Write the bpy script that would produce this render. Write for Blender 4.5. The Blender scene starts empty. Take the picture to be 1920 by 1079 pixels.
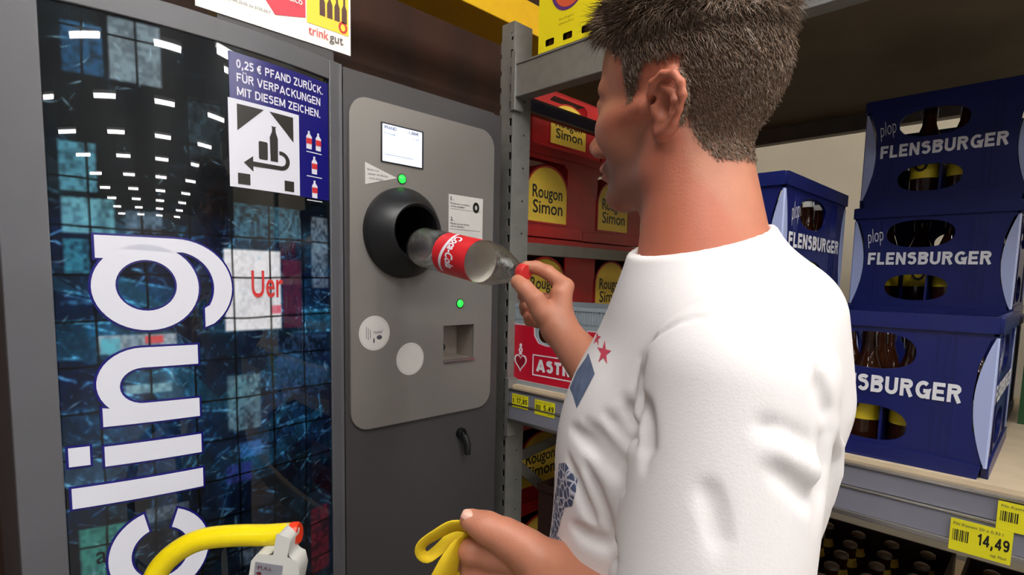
import bpy, bmesh, math, random
import numpy as np
from mathutils import Vector, Matrix
from mathutils.bvhtree import BVHTree
random.seed(7); np.random.seed(7)
PI = math.pi
sc = bpy.context.scene
COL = sc.collection

# ------------------------------------------------------------------ camera
F, PX, PY = 1040.0, 960.0, 623.0
pitch = math.radians(5.5); roll = math.atan(.0215); yaw = math.radians(44.9)
CP = Vector((0, 0, 1.5))
_fh = Vector((-math.sin(yaw), math.cos(yaw), 0)); _up = Vector((0, 0, 1)); _rt = _fh.cross(_up)
FW = _fh*math.cos(pitch) - _up*math.sin(pitch)
_u0 = _rt.cross(FW)
CR = _rt*math.cos(roll) + _u0*math.sin(roll)
CU = CR.cross(FW)
cam_data = bpy.data.cameras.new('camera'); cam = bpy.data.objects.new('camera', cam_data); COL.objects.link(cam)
m = Matrix.Identity(4)
for i in range(3):
    m[i][0] = CR[i]; m[i][1] = CU[i]; m[i][2] = -FW[i]; m[i][3] = CP[i]
cam.matrix_world = m
cam_data.sensor_width = 36; cam_data.sensor_fit = 'HORIZONTAL'; cam_data.lens = F/1920*36
cam_data.shift_y = 83.5/1920; cam_data.clip_start = .02
sc.camera = cam
def ray(x, y): return FW + CR*((x-PX)/F) - CU*((y-PY)/F)
def atd(x, y, d): return CP + ray(x, y)*d              # a point at distance d from the camera plane
def onX(x, y, X):
    d = ray(x, y); return CP + d*((X-CP.x)/d.x)
def onY(x, y, Y):
    d = ray(x, y); return CP + d*((Y-CP.y)/d.y)

# ------------------------------------------------------------------ world and exposure
w = bpy.data.worlds.new('hall'); sc.world = w; w.use_nodes = True
w.node_tree.nodes['Background'].inputs[0].default_value = (.9, .93, 1, 1)
w.node_tree.nodes['Background'].inputs[1].default_value = .15
sc.view_settings.view_transform = 'Standard'; sc.view_settings.look = 'None'
sc.view_settings.gamma = 1; sc.view_settings.exposure = 0
sc.view_settings.use_curve_mapping = False
LAMP_E = 86.0
HEADPX = (1288, 190, .60); HEADROT = (180, 4, -8)      # where the head is and how it is turned

# ------------------------------------------------------------------ helpers
def lin(c):
    c = c/255.0
    return c/12.92 if c <= .04045 else ((c+.055)/1.055)**2.4
def rgb(r, g, b): return (lin(r), lin(g), lin(b), 1)
MATS = {}
def mat(name, c, rough=.5, metal=0, emit=None, es=0, alpha=1, noise=0, nscale=20, bump=0, bscale=60, coat=0, crough=.06, trans=0, ior=1.45, sss=0, attr=None, stretch=None, spec=.5):
    if name in MATS: return MATS[name]
    assert c
    M = bpy.data.materials.new(name); M.use_nodes = True; MATS[name] = M
    nt = M.node_tree; b = nt.nodes['Principled BSDF']
    b.inputs['Base Color'].default_value = c; b.inputs['Roughness'].default_value = rough
    b.inputs['Metallic'].default_value = metal; b.inputs['IOR'].default_value = ior
    b.inputs['Specular IOR Level'].default_value = spec
    b.inputs['Coat Weight'].default_value = coat; b.inputs['Coat Roughness'].default_value = crough
    b.inputs['Transmission Weight'].default_value = trans; b.inputs['Alpha'].default_value = alpha
    if sss:
        b.inputs['Subsurface Weight'].default_value = sss; b.inputs['Subsurface Radius'].default_value = (.012, .005, .003); b.inputs['Subsurface Scale'].default_value = .6
    if emit: b.inputs['Emission Color'].default_value = emit; b.inputs['Emission Strength'].default_value = es
    tc = nt.nodes.new('ShaderNodeTexCoord'); src = tc.outputs['Object']
    if stretch:
        mp = nt.nodes.new('ShaderNodeMapping'); mp.inputs['Scale'].default_value = stretch
        nt.links.new(src, mp.inputs[0]); src = mp.outputs[0]
    n = nt.nodes.new('ShaderNodeTexNoise'); n.inputs['Scale'].default_value = nscale; n.inputs['Detail'].default_value = 4
    nt.links.new(src, n.inputs['Vector'])
    base = None
    if attr:
        at = nt.nodes.new('ShaderNodeAttribute'); at.attribute_name = attr; base = at.outputs['Color']
    if noise or attr:
        hs = nt.nodes.new('ShaderNodeHueSaturation'); hs.inputs['Color'].default_value = c
        if base: nt.links.new(base, hs.inputs['Color'])
        mr = nt.nodes.new('ShaderNodeMapRange'); mr.inputs['From Min'].default_value = .3; mr.inputs['From Max'].default_value = .7
        mr.inputs['To Min'].default_value = 1-noise; mr.inputs['To Max'].default_value = 1+noise
        nt.links.new(n.outputs['Fac'], mr.inputs['Value']); nt.links.new(mr.outputs[0], hs.inputs['Value'])
        nt.links.new(hs.outputs[0], b.inputs['Base Color'])
        if attr and emit: nt.links.new(hs.outputs[0], b.inputs['Emission Color'])
    if bump:
        n2 = nt.nodes.new('ShaderNodeTexNoise'); n2.inputs['Scale'].default_value = bscale; nt.links.new(src, n2.inputs['Vector'])
        bp = nt.nodes.new('ShaderNodeBump'); bp.inputs['Strength'].default_value = bump; bp.inputs['Distance'].default_value = .002
        nt.links.new(n2.outputs['Fac'], bp.inputs['Height']); nt.links.new(bp.outputs[0], b.inputs['Normal'])
    return M

class MB:
    def __init__(s): s.bm = bmesh.new()
    def faces(s, vs, fs):
        v = [s.bm.verts.new(p) for p in vs]
        for f in fs:
            try: s.bm.faces.new([v[i] for i in f])
            except ValueError: pass
        return s
    def box(s, x0, x1, y0, y1, z0, z1):
        return s.faces([(x0,y0,z0),(x1,y0,z0),(x1,y1,z0),(x0,y1,z0),(x0,y0,z1),(x1,y0,z1),(x1,y1,z1),(x0,y1,z1)],
                       [(0,3,2,1),(4,5,6,7),(0,1,5,4),(1,2,6,5),(2,3,7,6),(3,0,4,7)])
    def bar(s, a, b, wx, wz, up=(0,0,1)):          # rectangular bar from a to b
        a = Vector(a); b = Vector(b); d = (b-a).normalized(); u = Vector(up); r = d.cross(u).normalized(); u = r.cross(d)
        vs = [p + r*i*wx/2 + u*j*wz/2 for p in (a, b) for i, j in ((-1,-1),(1,-1),(1,1),(-1,1))]
        return s.faces(vs, [(3,2,1,0),(4,5,6,7),(0,1,5,4),(1,2,6,5),(2,3,7,6),(3,0,4,7)])
    def tube(s, pts, r, n=14, cap=True, flat=1.0, flatdir=None):
        pts = [Vector(p) for p in pts]; rs = r if isinstance(r, (list, tuple)) else [r]*len(pts)
        prev = None; rings = []
        for i, p in enumerate(pts):
            d = (pts[min(i+1, len(pts)-1)] - pts[max(i-1, 0)]).normalized()
            if flatdir is not None: a = Vector(flatdir)
            elif prev is None: a = Vector((0,0,1)) if abs(d.z) < .9 else Vector((1,0,0))
            else: a = prev
            a = (a - d*a.dot(d)).normalized(); prev = a; c = d.cross(a)
            rings.append([s.bm.verts.new(p + (a*math.cos(t)*flat + c*math.sin(t))*rs[i]) for t in [2*PI*k/n for k in range(n)]])
        for A, B in zip(rings, rings[1:]):
            for k in range(n): s.bm.faces.new((A[k], A[(k+1)%n], B[(k+1)%n], B[k]))
        if cap: s.bm.faces.new(rings[0][::-1]); s.bm.faces.new(rings[-1])
        return s
    def lathe(s, prof, o=(0,0,0), axis=(0,0,1), n=28, flat=1):
        o = Vector(o); ax = Vector(axis).normalized(); a = ax.orthogonal().normalized(); c = ax.cross(a); rings = []
        for r, h in prof:
            rings.append([s.bm.verts.new(o + ax*h + (a*math.cos(2*PI*k/n) + c*math.sin(2*PI*k/n))*max(r, 1e-5)) for k in range(n)])
        for A, B in zip(rings, rings[1:]):
            for k in range(n): s.bm.faces.new((A[k], A[(k+1)%n], B[(k+1)%n], B[k]))
        if flat: s.bm.faces.new(rings[0][::-1]); s.bm.faces.new(rings[-1])
        return s
    def add(s, me):
        s.bm.from_mesh(me); return s
    def mesh(s, name='m'):
        bmesh.ops.recalc_face_normals(s.bm, faces=s.bm.faces)
        me = bpy.data.meshes.new(name); s.bm.to_mesh(me); s.bm.free(); return me

def wm(o):
    M = Matrix.Identity(4)
    while o: M = Matrix.LocRotScale(o.location, o.rotation_euler, o.scale) @ M; o = o.parent
    return M
def part(name, src, m, parent=None, smooth=False, bevel=0, local=False, label=None, origin=None):
    me = src.mesh(name) if isinstance(src, MB) else src
    me.name = name
    o = bpy.data.objects.new(name, me); COL.objects.link(o)
    if parent:
        if not local: me.transform(wm(parent).inverted())
        o.parent = parent
    elif origin is not None:
        me.transform(Matrix.Translation(-Vector(origin))); o.location = origin
    if not isinstance(m, (list, tuple)): m = [m]
    for k in m: me.materials.append(k)
    if smooth:
        me.polygons.foreach_set('use_smooth', [True]*len(me.polygons))
        if smooth != 'all': me.set_sharp_from_angle(angle=math.radians(38))
    if bevel:
        b = o.modifiers.new('bevel', 'BEVEL'); b.width = bevel; b.segments = 2; b.limit_method = 'ANGLE'
        b.harden_normals = False
    if label: o['label'] = label
    return o
def tag(o, label, cat, group=None, kind=None):
    o['label'] = label; o['category'] = cat
    if group: o['group'] = group
    if kind: o['kind'] = kind
    return o
def thing(name, loc, label, cat, group=None, rz=0):
    o = bpy.data.objects.new(name, None); COL.objects.link(o); o.location = loc; o.rotation_euler = (0, 0, rz)
    o.empty_display_size = .05
    return tag(o, label, cat, group)
def struct(name, src, m, **k):
    o = part(name, src, m, **k); o['kind'] = 'structure'; return o
def copy_tree(o, parent=None):
    c = o.copy(); COL.objects.link(c); c.parent = parent
    for ch in list(o.children): copy_tree(ch, c)
    return c
def frame(o, u, v, n=None):
    u = Vector(u).normalized(); v = Vector(v).normalized(); n = u.cross(v)
    M = Matrix.Identity(4)
    for i in range(3): M[i][0] = u[i]; M[i][1] = v[i]; M[i][2] = n[i]; M[i][3] = o[i]
    return M
FRONT = ((1,0,0), (0,0,1))      # faces -Y
SIDE = ((0,1,0), (0,0,1))       # faces +X
def shape(outer, holes=(), th=.002, M=None):
    """flat plate with holes, extruded by th towards its local +z"""
    cu = bpy.data.curves.new('c', 'CURVE'); cu.dimensions = '2D'; cu.fill_mode = 'BOTH'; cu.extrude = th/2
    for P in [outer] + list(holes):
        sp = cu.splines.new('POLY'); sp.points.add(len(P)-1); sp.use_cyclic_u = True
        for i, p in enumerate(P): sp.points[i].co = (p[0], p[1], 0, 1)
    ob = bpy.data.objects.new('c', cu); me = bpy.data.meshes.new_from_object(ob)
    bpy.data.objects.remove(ob); bpy.data.curves.remove(cu)
    me.transform(Matrix.Translation((0, 0, th/2)))
    if M is not None: me.transform(M)
    return me
def text(body, w=None, h=None, M=None, th=.0008, bold=.02, shear=0, align='LEFT', space=1.0):
    """lettering fitted to width w and height h; origin at the left end of the baseline"""
    cu = bpy.data.curves.new('t', 'FONT'); cu.body = body; cu.size = 1; cu.offset = bold; cu.shear = shear; cu.space_character = space; cu.resolution_u = 3
    ob = bpy.data.objects.new('t', cu); me = bpy.data.meshes.new_from_object(ob)
    bpy.data.objects.remove(ob); bpy.data.curves.remove(cu)
    n = len(me.vertices); co = np.empty(n*3); me.vertices.foreach_get('co', co); co = co.reshape(-1, 3)
    x0, x1 = co[:,0].min(), co[:,0].max(); y1 = co[:,1].max()
    sy = h/y1 if h else None; sx = w/(x1-x0) if w else sy
    if sy is None: sy = sx
    co[:,0] = (co[:,0]-x0)*sx
    if align == 'CENTER': co[:,0] -= (x1-x0)*sx/2
    co[:,1] *= sy; co[:,2] = th
    me.vertices.foreach_set('co', co.ravel())
    if M is not None: me.transform(M)
    return me
def ell(cx, cy, a, b, n=36, p=2.0):
    out = []
    for k in range(n):
        t = 2*PI*k/n; c, s = math.cos(t), math.sin(t)
        out.append((cx + a*math.copysign(abs(c)**(2/p), c), cy + b*math.copysign(abs(s)**(2/p), s)))
    return out
def rrect(x0, x1, y0, y1, r, n=6):
    out = []
    for cx, cy, t0 in ((x1-r, y1-r, 0), (x0+r, y1-r, PI/2), (x0+r, y0+r, PI), (x1-r, y0+r, 1.5*PI)):
        for k in range(n+1):
            t = t0 + PI/2*k/n; out.append((cx + r*math.cos(t), cy + r*math.sin(t)))
    return out
def R4(y0, y1, z0, z1): return [(y0,z0),(y1,z0),(y1,z1),(y0,z1)]
def _arc(cx, cy, rx, ry, a0, a1, n=9):
    return [(cx+rx*math.cos(math.radians(a0+(a1-a0)*k/n)), cy+ry*math.sin(math.radians(a0+(a1-a0)*k/n))) for k in range(n+1)]
def glyphs(t):
    """heavy sans capitals as strokes in a box of height 1; t is the stroke width"""
    h = t/2; b = h; T = 1-h; m = .5
    G = {
     'A': (.86, [[(.0+h*.6,0),(.43,1-h*.2)],[(.43,1-h*.2),(.86-h*.6,0)],[(.2,.28),(.66,.28)]]),
     'B': (.74, [[(h,0),(h,1)],[(h,T),(.42,T)]+_arc(.42,.76,.22,T-.76,90,-90)+[(h,.52)],[(h,.52),(.44,.52)]+_arc(.44,(.52+b)/2,.74-h-.44,(.52-b)/2,90,-90)+[(h,b)]]),
     'C': (.78, [_arc(.42,.5,.42-h,.5-h,50,310,16)]),
     'D': (.78, [[(h,0),(h,1)],[(h,T),(.36,T)]+_arc(.36,.5,.78-h-.36,.5-h,90,-90,12)+[(h,b)]]),
     'E': (.66, [[(h,0),(h,1)],[(h,T),(.66,T)],[(h,m),(.60,m)],[(h,b),(.66,b)]]),
     'F': (.62, [[(h,0),(h,1)],[(h,T),(.62,T)],[(h,m),(.56,m)]]),
     'G': (.82, [_arc(.43,.5,.43-h,.5-h,48,352,16)+[(.82-h,.42)],[(.44,.44),(.82,.44)],[(.82-h,.0),(.82-h,.44)]]),
     'I': (t, [[(h,0),(h,1)]]), 'K': (.78, [[(h,0),(h,1)],[(h,.38),(.74-h*.2,1)],[(.30,.56),(.78-h*.2,0)]]),
     'L': (.60, [[(h,0),(h,1)],[(h,b),(.60,b)]]),
     'M': (.92, [[(h,0),(h,1)],[(h,1),(.46,.15)],[(.46,.15),(.92-h,1)],[(.92-h,0),(.92-h,1)]]),
     'N': (.76, [[(h,0),(h,1)],[(h,1-h*.4),(.76-h,h*.4)],[(.76-h,0),(.76-h,1)]]),
     'P': (.70, [[(h,0),(h,1)],[(h,T),(.42,T)]+_arc(.42,.71,.70-h-.42,T-.71,90,-90)+[(h,2*.71-T)]]),
     'R': (.76, [[(h,0),(h,1)],[(h,T),(.44,T)]+_arc(.44,.73,.72-h-.44,T-.73,90,-90)+[(h,2*.73-T)],[(.42,.48),(.76-h*.9,0)]]),
     'S': (.70, [_arc(.35,.745,.35-h,T-.745,25,270,12)+_arc(.35,(2*.745-T+b)/2,.35-h,(2*.745-T-b)/2,90,-155,12)]),
     'T': (.66, [[(0,T),(.66,T)],[(.33,0),(.33,1)]]),
     'U': (.76, [[(h,1),(h,.36)]+_arc(.38,.36,.38-h,.36-b,180,360)+[(.76-h,1)]]),
     'V': (.80, [[(h*.6,1),(.40,h*.2)],[(.40,h*.2),(.80-h*.6,1)]]),
     'Z': (.68, [[(0,T),(.66,T)],[(.60,T),(.08,b)],[(0,b),(.68,b)]]), 'H': (.76, [[(h,0),(h,1)],[(.76-h,0),(.76-h,1)],[(h,m),(.76-h,m)]]),
     '0': (.62, [_arc(.31,.5,.31-h,.5-h,90,450,20)]), '1': (.42, [[(.30,0),(.30,1)],[(.30,1-h),(.04,.72)]]),
     '2': (.62, [_arc(.31,.69,.31-h,.31-h,165,-25)+[(h,b)],[(0,b),(.62,b)]]),
     '3': (.62, [_arc(.30,.74,.28-h,.26-h,150,-90)+[(.25,.50)],_arc(.30,.27,.31-h,.27-h,90,-150)]),
     '4': (.64, [[(.46,0),(.46,1)],[(.44,1-h),(h,.30)],[(0,.28),(.64,.28)]]),
     '5': (.62, [[(.10,T),(.58,T)],[(.13,1),(.10,.50)],_arc(.29,.33,.33-h,.33-h,130,-150)]),
     '7': (.60, [[(0,T),(.60,T)],[(.55,T),(.20,0)]]), '8': (.62, [_arc(.31,.75,.27-h*.8,.25-h,90,450,18),_arc(.31,.27,.31-h,.27-h,90,450,18)]),
     '9': (.62, [_arc(.31,.68,.31-h,.32-h,90,450,18),[(.62-h,.66)]+_arc(.31,.40,.31-h,.40-h,0,-140)]),
     '\u20ac': (.74, [_arc(.44,.5,.36-h,.5-h,50,310,14),[(0,.60),(.55,.60)],[(0,.40),(.52,.40)]]),
     ',': (.28, [[(.14,.0),(.14,.18)],[(.17,.08),(.07,-.20)]]), '.': (.24, [[(.12,0),(.12,.17)]]), ' ': (.26, [])}
    G['\u00dc'] = (G['U'][0], G['U'][1]+[[(.22,1.10),(.22,1.25)],[(.54,1.10),(.54,1.25)]])
    return G
def block(s, w, h, M=None, sw=.22, gap=.13):
    G = glyphs(sw); b = MB(); x = 0; vs = []; fs = []; lay = 0
    for ch in s:
        lay = 0
        gw, strokes = G[ch]
        for st in strokes:
            n = len(st); base = len(vs); lay += .00007; st = [p for i, p in enumerate(st) if not i or (abs(p[0]-st[i-1][0])+abs(p[1]-st[i-1][1])) > 1e-4]; n = len(st); q = [Vector((x+p[0], p[1])) for p in st]
            for i, p in enumerate(q):
                d0 = (p-q[i-1]).normalized() if i else (q[1]-p).normalized()
                d1 = (q[i+1]-p).normalized() if i < n-1 else d0
                t = (d0+d1); t = t.normalized() if t.length > 1e-6 else d0; nn = Vector((-t.y, t.x)); c = max(.5, nn.dot(Vector((-d0.y, d0.x))))
                for sgn in (1, -1): vs.append(tuple(p+nn*sgn*sw/2/c)+(lay,))
            for i in range(n-1): fs.append((base+2*i, base+2*i+1, base+2*i+3, base+2*i+2))
        x += gw+gap
    x -= gap
    b.faces([(v[0]*w/x, v[1]*h, v[2]) for v in vs], fs); me = b.mesh('lettering')
    if M is not None: me.transform(M)
    return me
def join(*mes):
    b = MB()
    for me in mes: b.add(me)
    return b
#%%LIGHTS
# ------------------------------------------------------------------ the room
M_floor = mat('floor_tile', rgb(150,145,138), .35, noise=.08, nscale=6)
M_wallb = mat('brown_wood_wall', rgb(56,28,15), .6, noise=.3, nscale=5, stretch=(1,1,.15))
M_wallg = mat('beige_wall', rgb(214,203,180), .8, noise=.04, nscale=3)
M_ceil = mat('ceiling_paint', rgb(16,16,20), .9, noise=.1)
struct('floor', MB().box(-2.65, 40, -9, 9, -.05, 0), M_floor)
struct('wall_left', MB().box(-2.65, -2.55, -9, 9, 0, 5.2), M_wallb)
struct('wall_back', MB().box(-2.55, 6, 3.3, 3.4, 0, 5.2), M_wallg)
struct('wall_far', MB().box(40, 40.1, -9, 9, 0, 5.2), M_wallg)
struct('ceiling', MB().box(-2.65, 40, -9, 9, 5.2, 5.3), M_ceil)

# ceiling lamps: rows of tubes running away from the machine
M_tube = mat('lamp_tube', (1,1,1,1), .4, emit=(1,.97,.93,1), es=LAMP_E)
M_white = mat('white_enamel', rgb(225,225,225), .4)
lamp0 = None
LX = (.9, 4.0, 7.1, 10.2, 13.3, 16.4, 19.9, 23.6, 27.2, 31.0, 35.0)
LN = ('first', 'second', 'third', 'fourth', 'fifth', 'sixth', 'seventh', 'eighth', 'ninth', 'tenth', 'eleventh')
for j, y in enumerate((-5.0, -2.0, 1.0, 4.0)):
    for i, x in enumerate(LX):
        loc = (x, y, 4.6)
        if lamp0 is None:
            lamp0 = thing('ceiling_lamp', loc, '', 'lamp', 'tube lamps under the hall ceiling')
            part('lamp_housing', MB().box(-.07,.07,-.56,.56,.03,.09), M_white, lamp0, local=True, bevel=.005)
            part('tube', MB().tube([(0,-.52,0),(0,.52,0)], .04, 10), M_tube, lamp0, local=True, smooth=True)
            for yy in (-.5, .5): part('suspension_wire', MB().tube([(0,yy,.09),(0,yy,.6)], .003, 6), M_white, lamp0, local=True)
            o = lamp0
        else:
            o = copy_tree(lamp0); o.location = loc
        o['label'] = 'tube lamp mirrored in the picture panel, %s from the machine in the %s row' % (LN[i], ('leftmost', 'second', 'third', 'rightmost')[j])
        if i == 0: o['label'] = 'ceiling tube lamp nearest the machine in the %s row, above the aisle' % ('leftmost', 'second', 'third', 'rightmost')[j]

for loc, lb in (((-.05, -.35, 3.3), 'added low hanging tube lamp, unseen, brightening the man from above the aisle'), ((.75, .35, 3.3), 'added low hanging tube lamp, unseen, brightening the man from above, behind him'), ((3.1, 2.3, 3.4), 'low hanging tube lamp mirrored at the top edge of the picture panel beside the notice')):  # the first two are added to brighten the man from above
    o = copy_tree(lamp0); o.location = loc; o['label'] = lb; o['group'] = 'low hanging tube lamps'
#%%MACHINE
# ------------------------------------------------------------------ bottle deposit machine (faces +X)
A = 1.12
M_frame = mat('machine_frame_grey', rgb(84,84,88), .42, noise=.04, nscale=8, bump=.05, bscale=300)
M_plate = mat('machine_plate_grey', rgb(124,120,116), .38, metal=.3, noise=.03, nscale=7, bump=.04, bscale=400)
M_dark = mat('machine_dark_grey', rgb(60,58,60), .45, noise=.05, nscale=6)
M_black = mat('black_plastic', rgb(22,22,24), .38, bump=.1, bscale=200)
M_blk2 = mat('black_void', rgb(6,6,7), .8)
M_deco = mat('backlit_print', (1,1,1,1), .25, attr='Col', emit=(1,1,1,1), es=.25, coat=1.0, crough=.012, spec=.1)
M_let = mat('white_letter_film', rgb(176,175,184), .35, emit=(.92,.92,1,1), es=.25)
M_navy = mat('navy_film', rgb(16,14,92), .25, emit=rgb(16,14,92), es=.25)
M_blkp = mat('dark_print', rgb(30,28,26), .4)
mach = thing('bottle_return_machine', (-1.5, .5, 0), 'grey bottle deposit return machine with glossy blue bottle picture panel and round intake', 'vending machine')
YP0, YP1, ZP0, ZP1 = .107, .568, .32, 1.902
def pX(Y): return -A + .031*(1-((Y-.337)/.231)**2)
def fX(Y):      # the curved frame face
    t = (Y-.337)/.255
    return -A + .034*(1-t*t) if t < 1 else -A
# cabinet body
YR = 1.074
def front_poly():
    pts = []
    for k in range(33):
        y = .050 + (YR-.050)*k/32
        pts.append((fX(y) - .004 if y > .05 else fX(.05) - .004 - (.05-y)*.9, y))
    return pts
fp = front_poly()
# the body sits just behind the face; the face is made of a frame with the panel opening and the right part
back = -1.86
body = MB()
n = len(fp)
vs = [(x-.03, y, z) for z in (0.03, 1.942) for x, y in fp] + [(back, .050, z) for z in (.03, 1.942)] + [(back, YR, z) for z in (.03, 1.942)]
fs = [(i, i+1, n+i+1, n+i) for i in range(n-1) if fp[i][1] < .6]
b0, b1, c0, c1 = 2*n, 2*n+1, 2*n+2, 2*n+3
fs += [(b0, 0, n, b1), (n-1, c0, c1, 2*n-1), (c0, b0, b1, c1), tuple([b1]+list(range(n, 2*n))+[c1]), tuple([b0]+list(range(n))+[c0])]
body.faces(vs, fs)
part('cabinet', body, M_dark, mach)
def strip(y0, y1, z0, z1, fx, th, nseg=18, off=0):
    """curved slab between y0..y1 following fx"""
    vs = []; 
    for k in range(nseg+1):
        y = y0 + (y1-y0)*k/nseg; x = fx(y)+off
        vs += [(x, y, z0), (x, y, z1), (x-th, y, z1), (x-th, y, z0)]
    fs = []
    for k in range(nseg):
        a = 4*k; b = a+4
        fs += [(a, b, b+1, a+1), (a+1, b+1, b+2, a+2), (a+2, b+2, b+3, a+3), (a+3, b+3, b, a)]
    fs += [(0,1,2,3), (4*nseg+3, 4*nseg+2, 4*nseg+1, 4*nseg)]
    return vs, fs
fr = MB()
def fL(y): return fX(.05) - max(0, .05-y)*.9 if y < .05 else fX(y)
for a in ((.050, YP0, .03, 1.942), (YP1, .60, .03, 1.942), (YP0, YP1, ZP1, 1.942), (YP0, YP1, .03, ZP0)):
    fr.faces(*strip(*a, fL, .034))
part('panel_frame', fr, M_frame, mach, smooth=True, bevel=.003)
part('front_cover', join(shape(R4(.602,YR-.035,.03,1.938), [[(.868,1.283),(.976,1.283),(.976,1.380),(.868,1.380)][::-1], ell(.747,1.600,.064,.064,40)[::-1]], .034, frame(Vector((-A-.034,0,0)), *SIDE))).box(-A-.034, -A-.006, YR-.035, YR, .03, 1.938), M_dark, mach, bevel=.004)
part('kick_base', MB().box(back+.02, -A-.08, 0, YR-.02, 0, .03), M_black, mach)

# glossy picture panel: bottles behind wire mesh, painted per vertex
def smooth_noise(sh, cells, seed):
    rs = np.random.RandomState(seed); g = rs.rand(cells[0]+2, cells[1]+2)
    y = np.linspace(0, cells[0], sh[0], endpoint=False); x = np.linspace(0, cells[1], sh[1], endpoint=False)
    yi = y.astype(int); xi = x.astype(int); fy = y-yi; fx = x-xi
    fy = (fy*fy*(3-2*fy))[:,None]; fx = (fx*fx*(3-2*fx))[None,:]
    a = g[yi][:,xi]; b = g[yi][:,xi+1]; c = g[yi+1][:,xi]; d = g[yi+1][:,xi+1]
    return (a*(1-fx)+b*fx)*(1-fy) + (c*(1-fx)+d*fx)*fy
def make_panel():
    ny, nz = 250, 850
    Y = np.linspace(YP0, YP1, ny); Z = np.linspace(ZP0, ZP1, nz)
    ZZ, YY = np.meshgrid(Z, Y, indexing='ij')
    sh = ZZ.shape
    img = np.zeros(sh+(3,)); base = np.array([4, 7, 18.])
    img[:] = base
    n1 = smooth_noise(sh, (14, 5), 1); n2 = smooth_noise(sh, (60, 20), 2); n3 = smooth_noise(sh, (240, 90), 3)
    img += (n1[...,None]**2)*np.array([6, 22, 52.]) + ((n2*n1)**2)[...,None]*np.array([10, 60, 80.])
    rs = np.random.RandomState(11)
    # overlapping clear bottles
    for k in range(330):
        cy = rs.uniform(YP0, YP1); cz = rs.uniform(ZP0, ZP1); ang = rs.choice([rs.uniform(-.5,.5), rs.uniform(0, PI)])
        L = rs.uniform(.05, .12); R = rs.uniform(.018, .036)
        dx = YY-cy; dz = ZZ-cz
        u = dx*math.cos(ang)+dz*math.sin(ang); v = -dx*math.sin(ang)+dz*math.cos(ang)
        rad = R*np.where(u > L*.45, np.clip(1-(u-L*.45)/(L*.4), .35, 1), 1)
        q = np.maximum(np.abs(v)/rad, np.abs(u)/L)
        ins = q < 1
        pal = [(12,40,70),(8,26,60),(20,70,100),(30,90,120),(10,16,40),(5,10,20),(14,46,56),(60,110,140)][rs.choice(8, p=[.2,.2,.13,.08,.15,.12,.08,.04])]
        al = rs.uniform(.25, .7)
        rim = np.clip(1-np.abs(np.abs(v)/rad-.82)/.12, 0, 1)*np.clip((n2+n3)-.75, 0, 1)*2
        ridg = .5+.5*np.sin(u/L*rs.uniform(8, 30))
        c = np.array(pal)[None,None,:]*(.55+.5*ridg[...,None]*n3[...,None]+.4*n2[...,None]) + rim[...,None]*np.array([70,120,140.])
        img = np.where(ins[...,None], img*(1-al)+c*al, img)
    # pixel-located colour patches of the print and one painted window reflection (Y range, Z range, colour, strength)
    def patch(y0, y1, z0, z1, c, a, rough=.6):
        e = .004
        mk = np.clip((YY-y0)/e, 0, 1)*np.clip((y1-YY)/e, 0, 1)*np.clip((ZZ-z0)/e, 0, 1)*np.clip((z1-ZZ)/e, 0, 1)
        mk = mk*a*(1-rough + rough*np.clip((n2*.5+n3*.8-.25)*1.6, 0, 1))
        return img*(1-mk[...,None]) + np.array(c)*mk[...,None]
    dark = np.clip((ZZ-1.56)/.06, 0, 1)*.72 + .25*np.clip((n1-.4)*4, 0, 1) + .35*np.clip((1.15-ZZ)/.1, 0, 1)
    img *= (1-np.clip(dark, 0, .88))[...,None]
    for p in PATCHES: img = patch(*p)
    # sparkles and white streaks
    for k in range(300):
        cy = rs.uniform(YP0, YP1); cz = rs.uniform(ZP0, ZP1)
        if n1[min(nz-1, int((cz-ZP0)/(ZP1-ZP0)*nz)), min(ny-1, int((cy-YP0)/(YP1-YP0)*ny))] < .35: continue
        ang = rs.uniform(0, PI); L = rs.uniform(.002, .012); R = rs.uniform(.0007, .0018)
        i0 = max(0, int((cz-.015-ZP0)/(ZP1-ZP0)*nz)); i1 = min(nz, int((cz+.015-ZP0)/(ZP1-ZP0)*nz)); j0 = max(0, int((cy-.015-YP0)/(YP1-YP0)*ny)); j1 = min(ny, int((cy+.015-YP0)/(YP1-YP0)*ny))
        dx = YY[i0:i1,j0:j1]-cy; dz = ZZ[i0:i1,j0:j1]-cz
        u = dx*math.cos(ang)+dz*math.sin(ang); v = -dx*math.sin(ang)+dz*math.cos(ang)+ (u*u)*rs.uniform(-30,30)
        g = np.exp(-(u/L)**2-(v/R)**2)[...,None]*rs.uniform(.3, .9)
        img[i0:i1,j0:j1] = img[i0:i1,j0:j1]*(1-g*.7)+np.array([130,170,190.])*g*.7
    # wire mesh in front of the bottles
    wob = (n1-.5)*.006
    for c, wd in [(YP0+.05+.069*k, .0016) for k in range(7)]:
        g = np.clip(1.5-np.abs(YY+wob-c)/wd, 0, 1)[...,None]; img = img*(1-g*.85)
    for c, wd in [(ZP0+.04+.0755*k, .0016) for k in range(21)]:
        g = np.clip(1.5-np.abs(ZZ+wob-c)/wd, 0, 1)[...,None]; img = img*(1-g*.85)
    img = np.clip(img, 0, 255)
    L = np.where(img/255 <= .04045, img/255/12.92, ((img/255+.055)/1.055)**2.4)
    XX = pX(YY)
    co = np.stack([XX, YY, ZZ], -1).reshape(-1, 3)
    idx = np.arange(nz*ny).reshape(nz, ny)
    q = np.stack([idx[:-1,:-1], idx[:-1,1:], idx[1:,1:], idx[1:,:-1]], -1).reshape(-1, 4)
    me = bpy.data.meshes.new('picture_panel'); me.vertices.add(len(co)); me.vertices.foreach_set('co', co.ravel())
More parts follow.
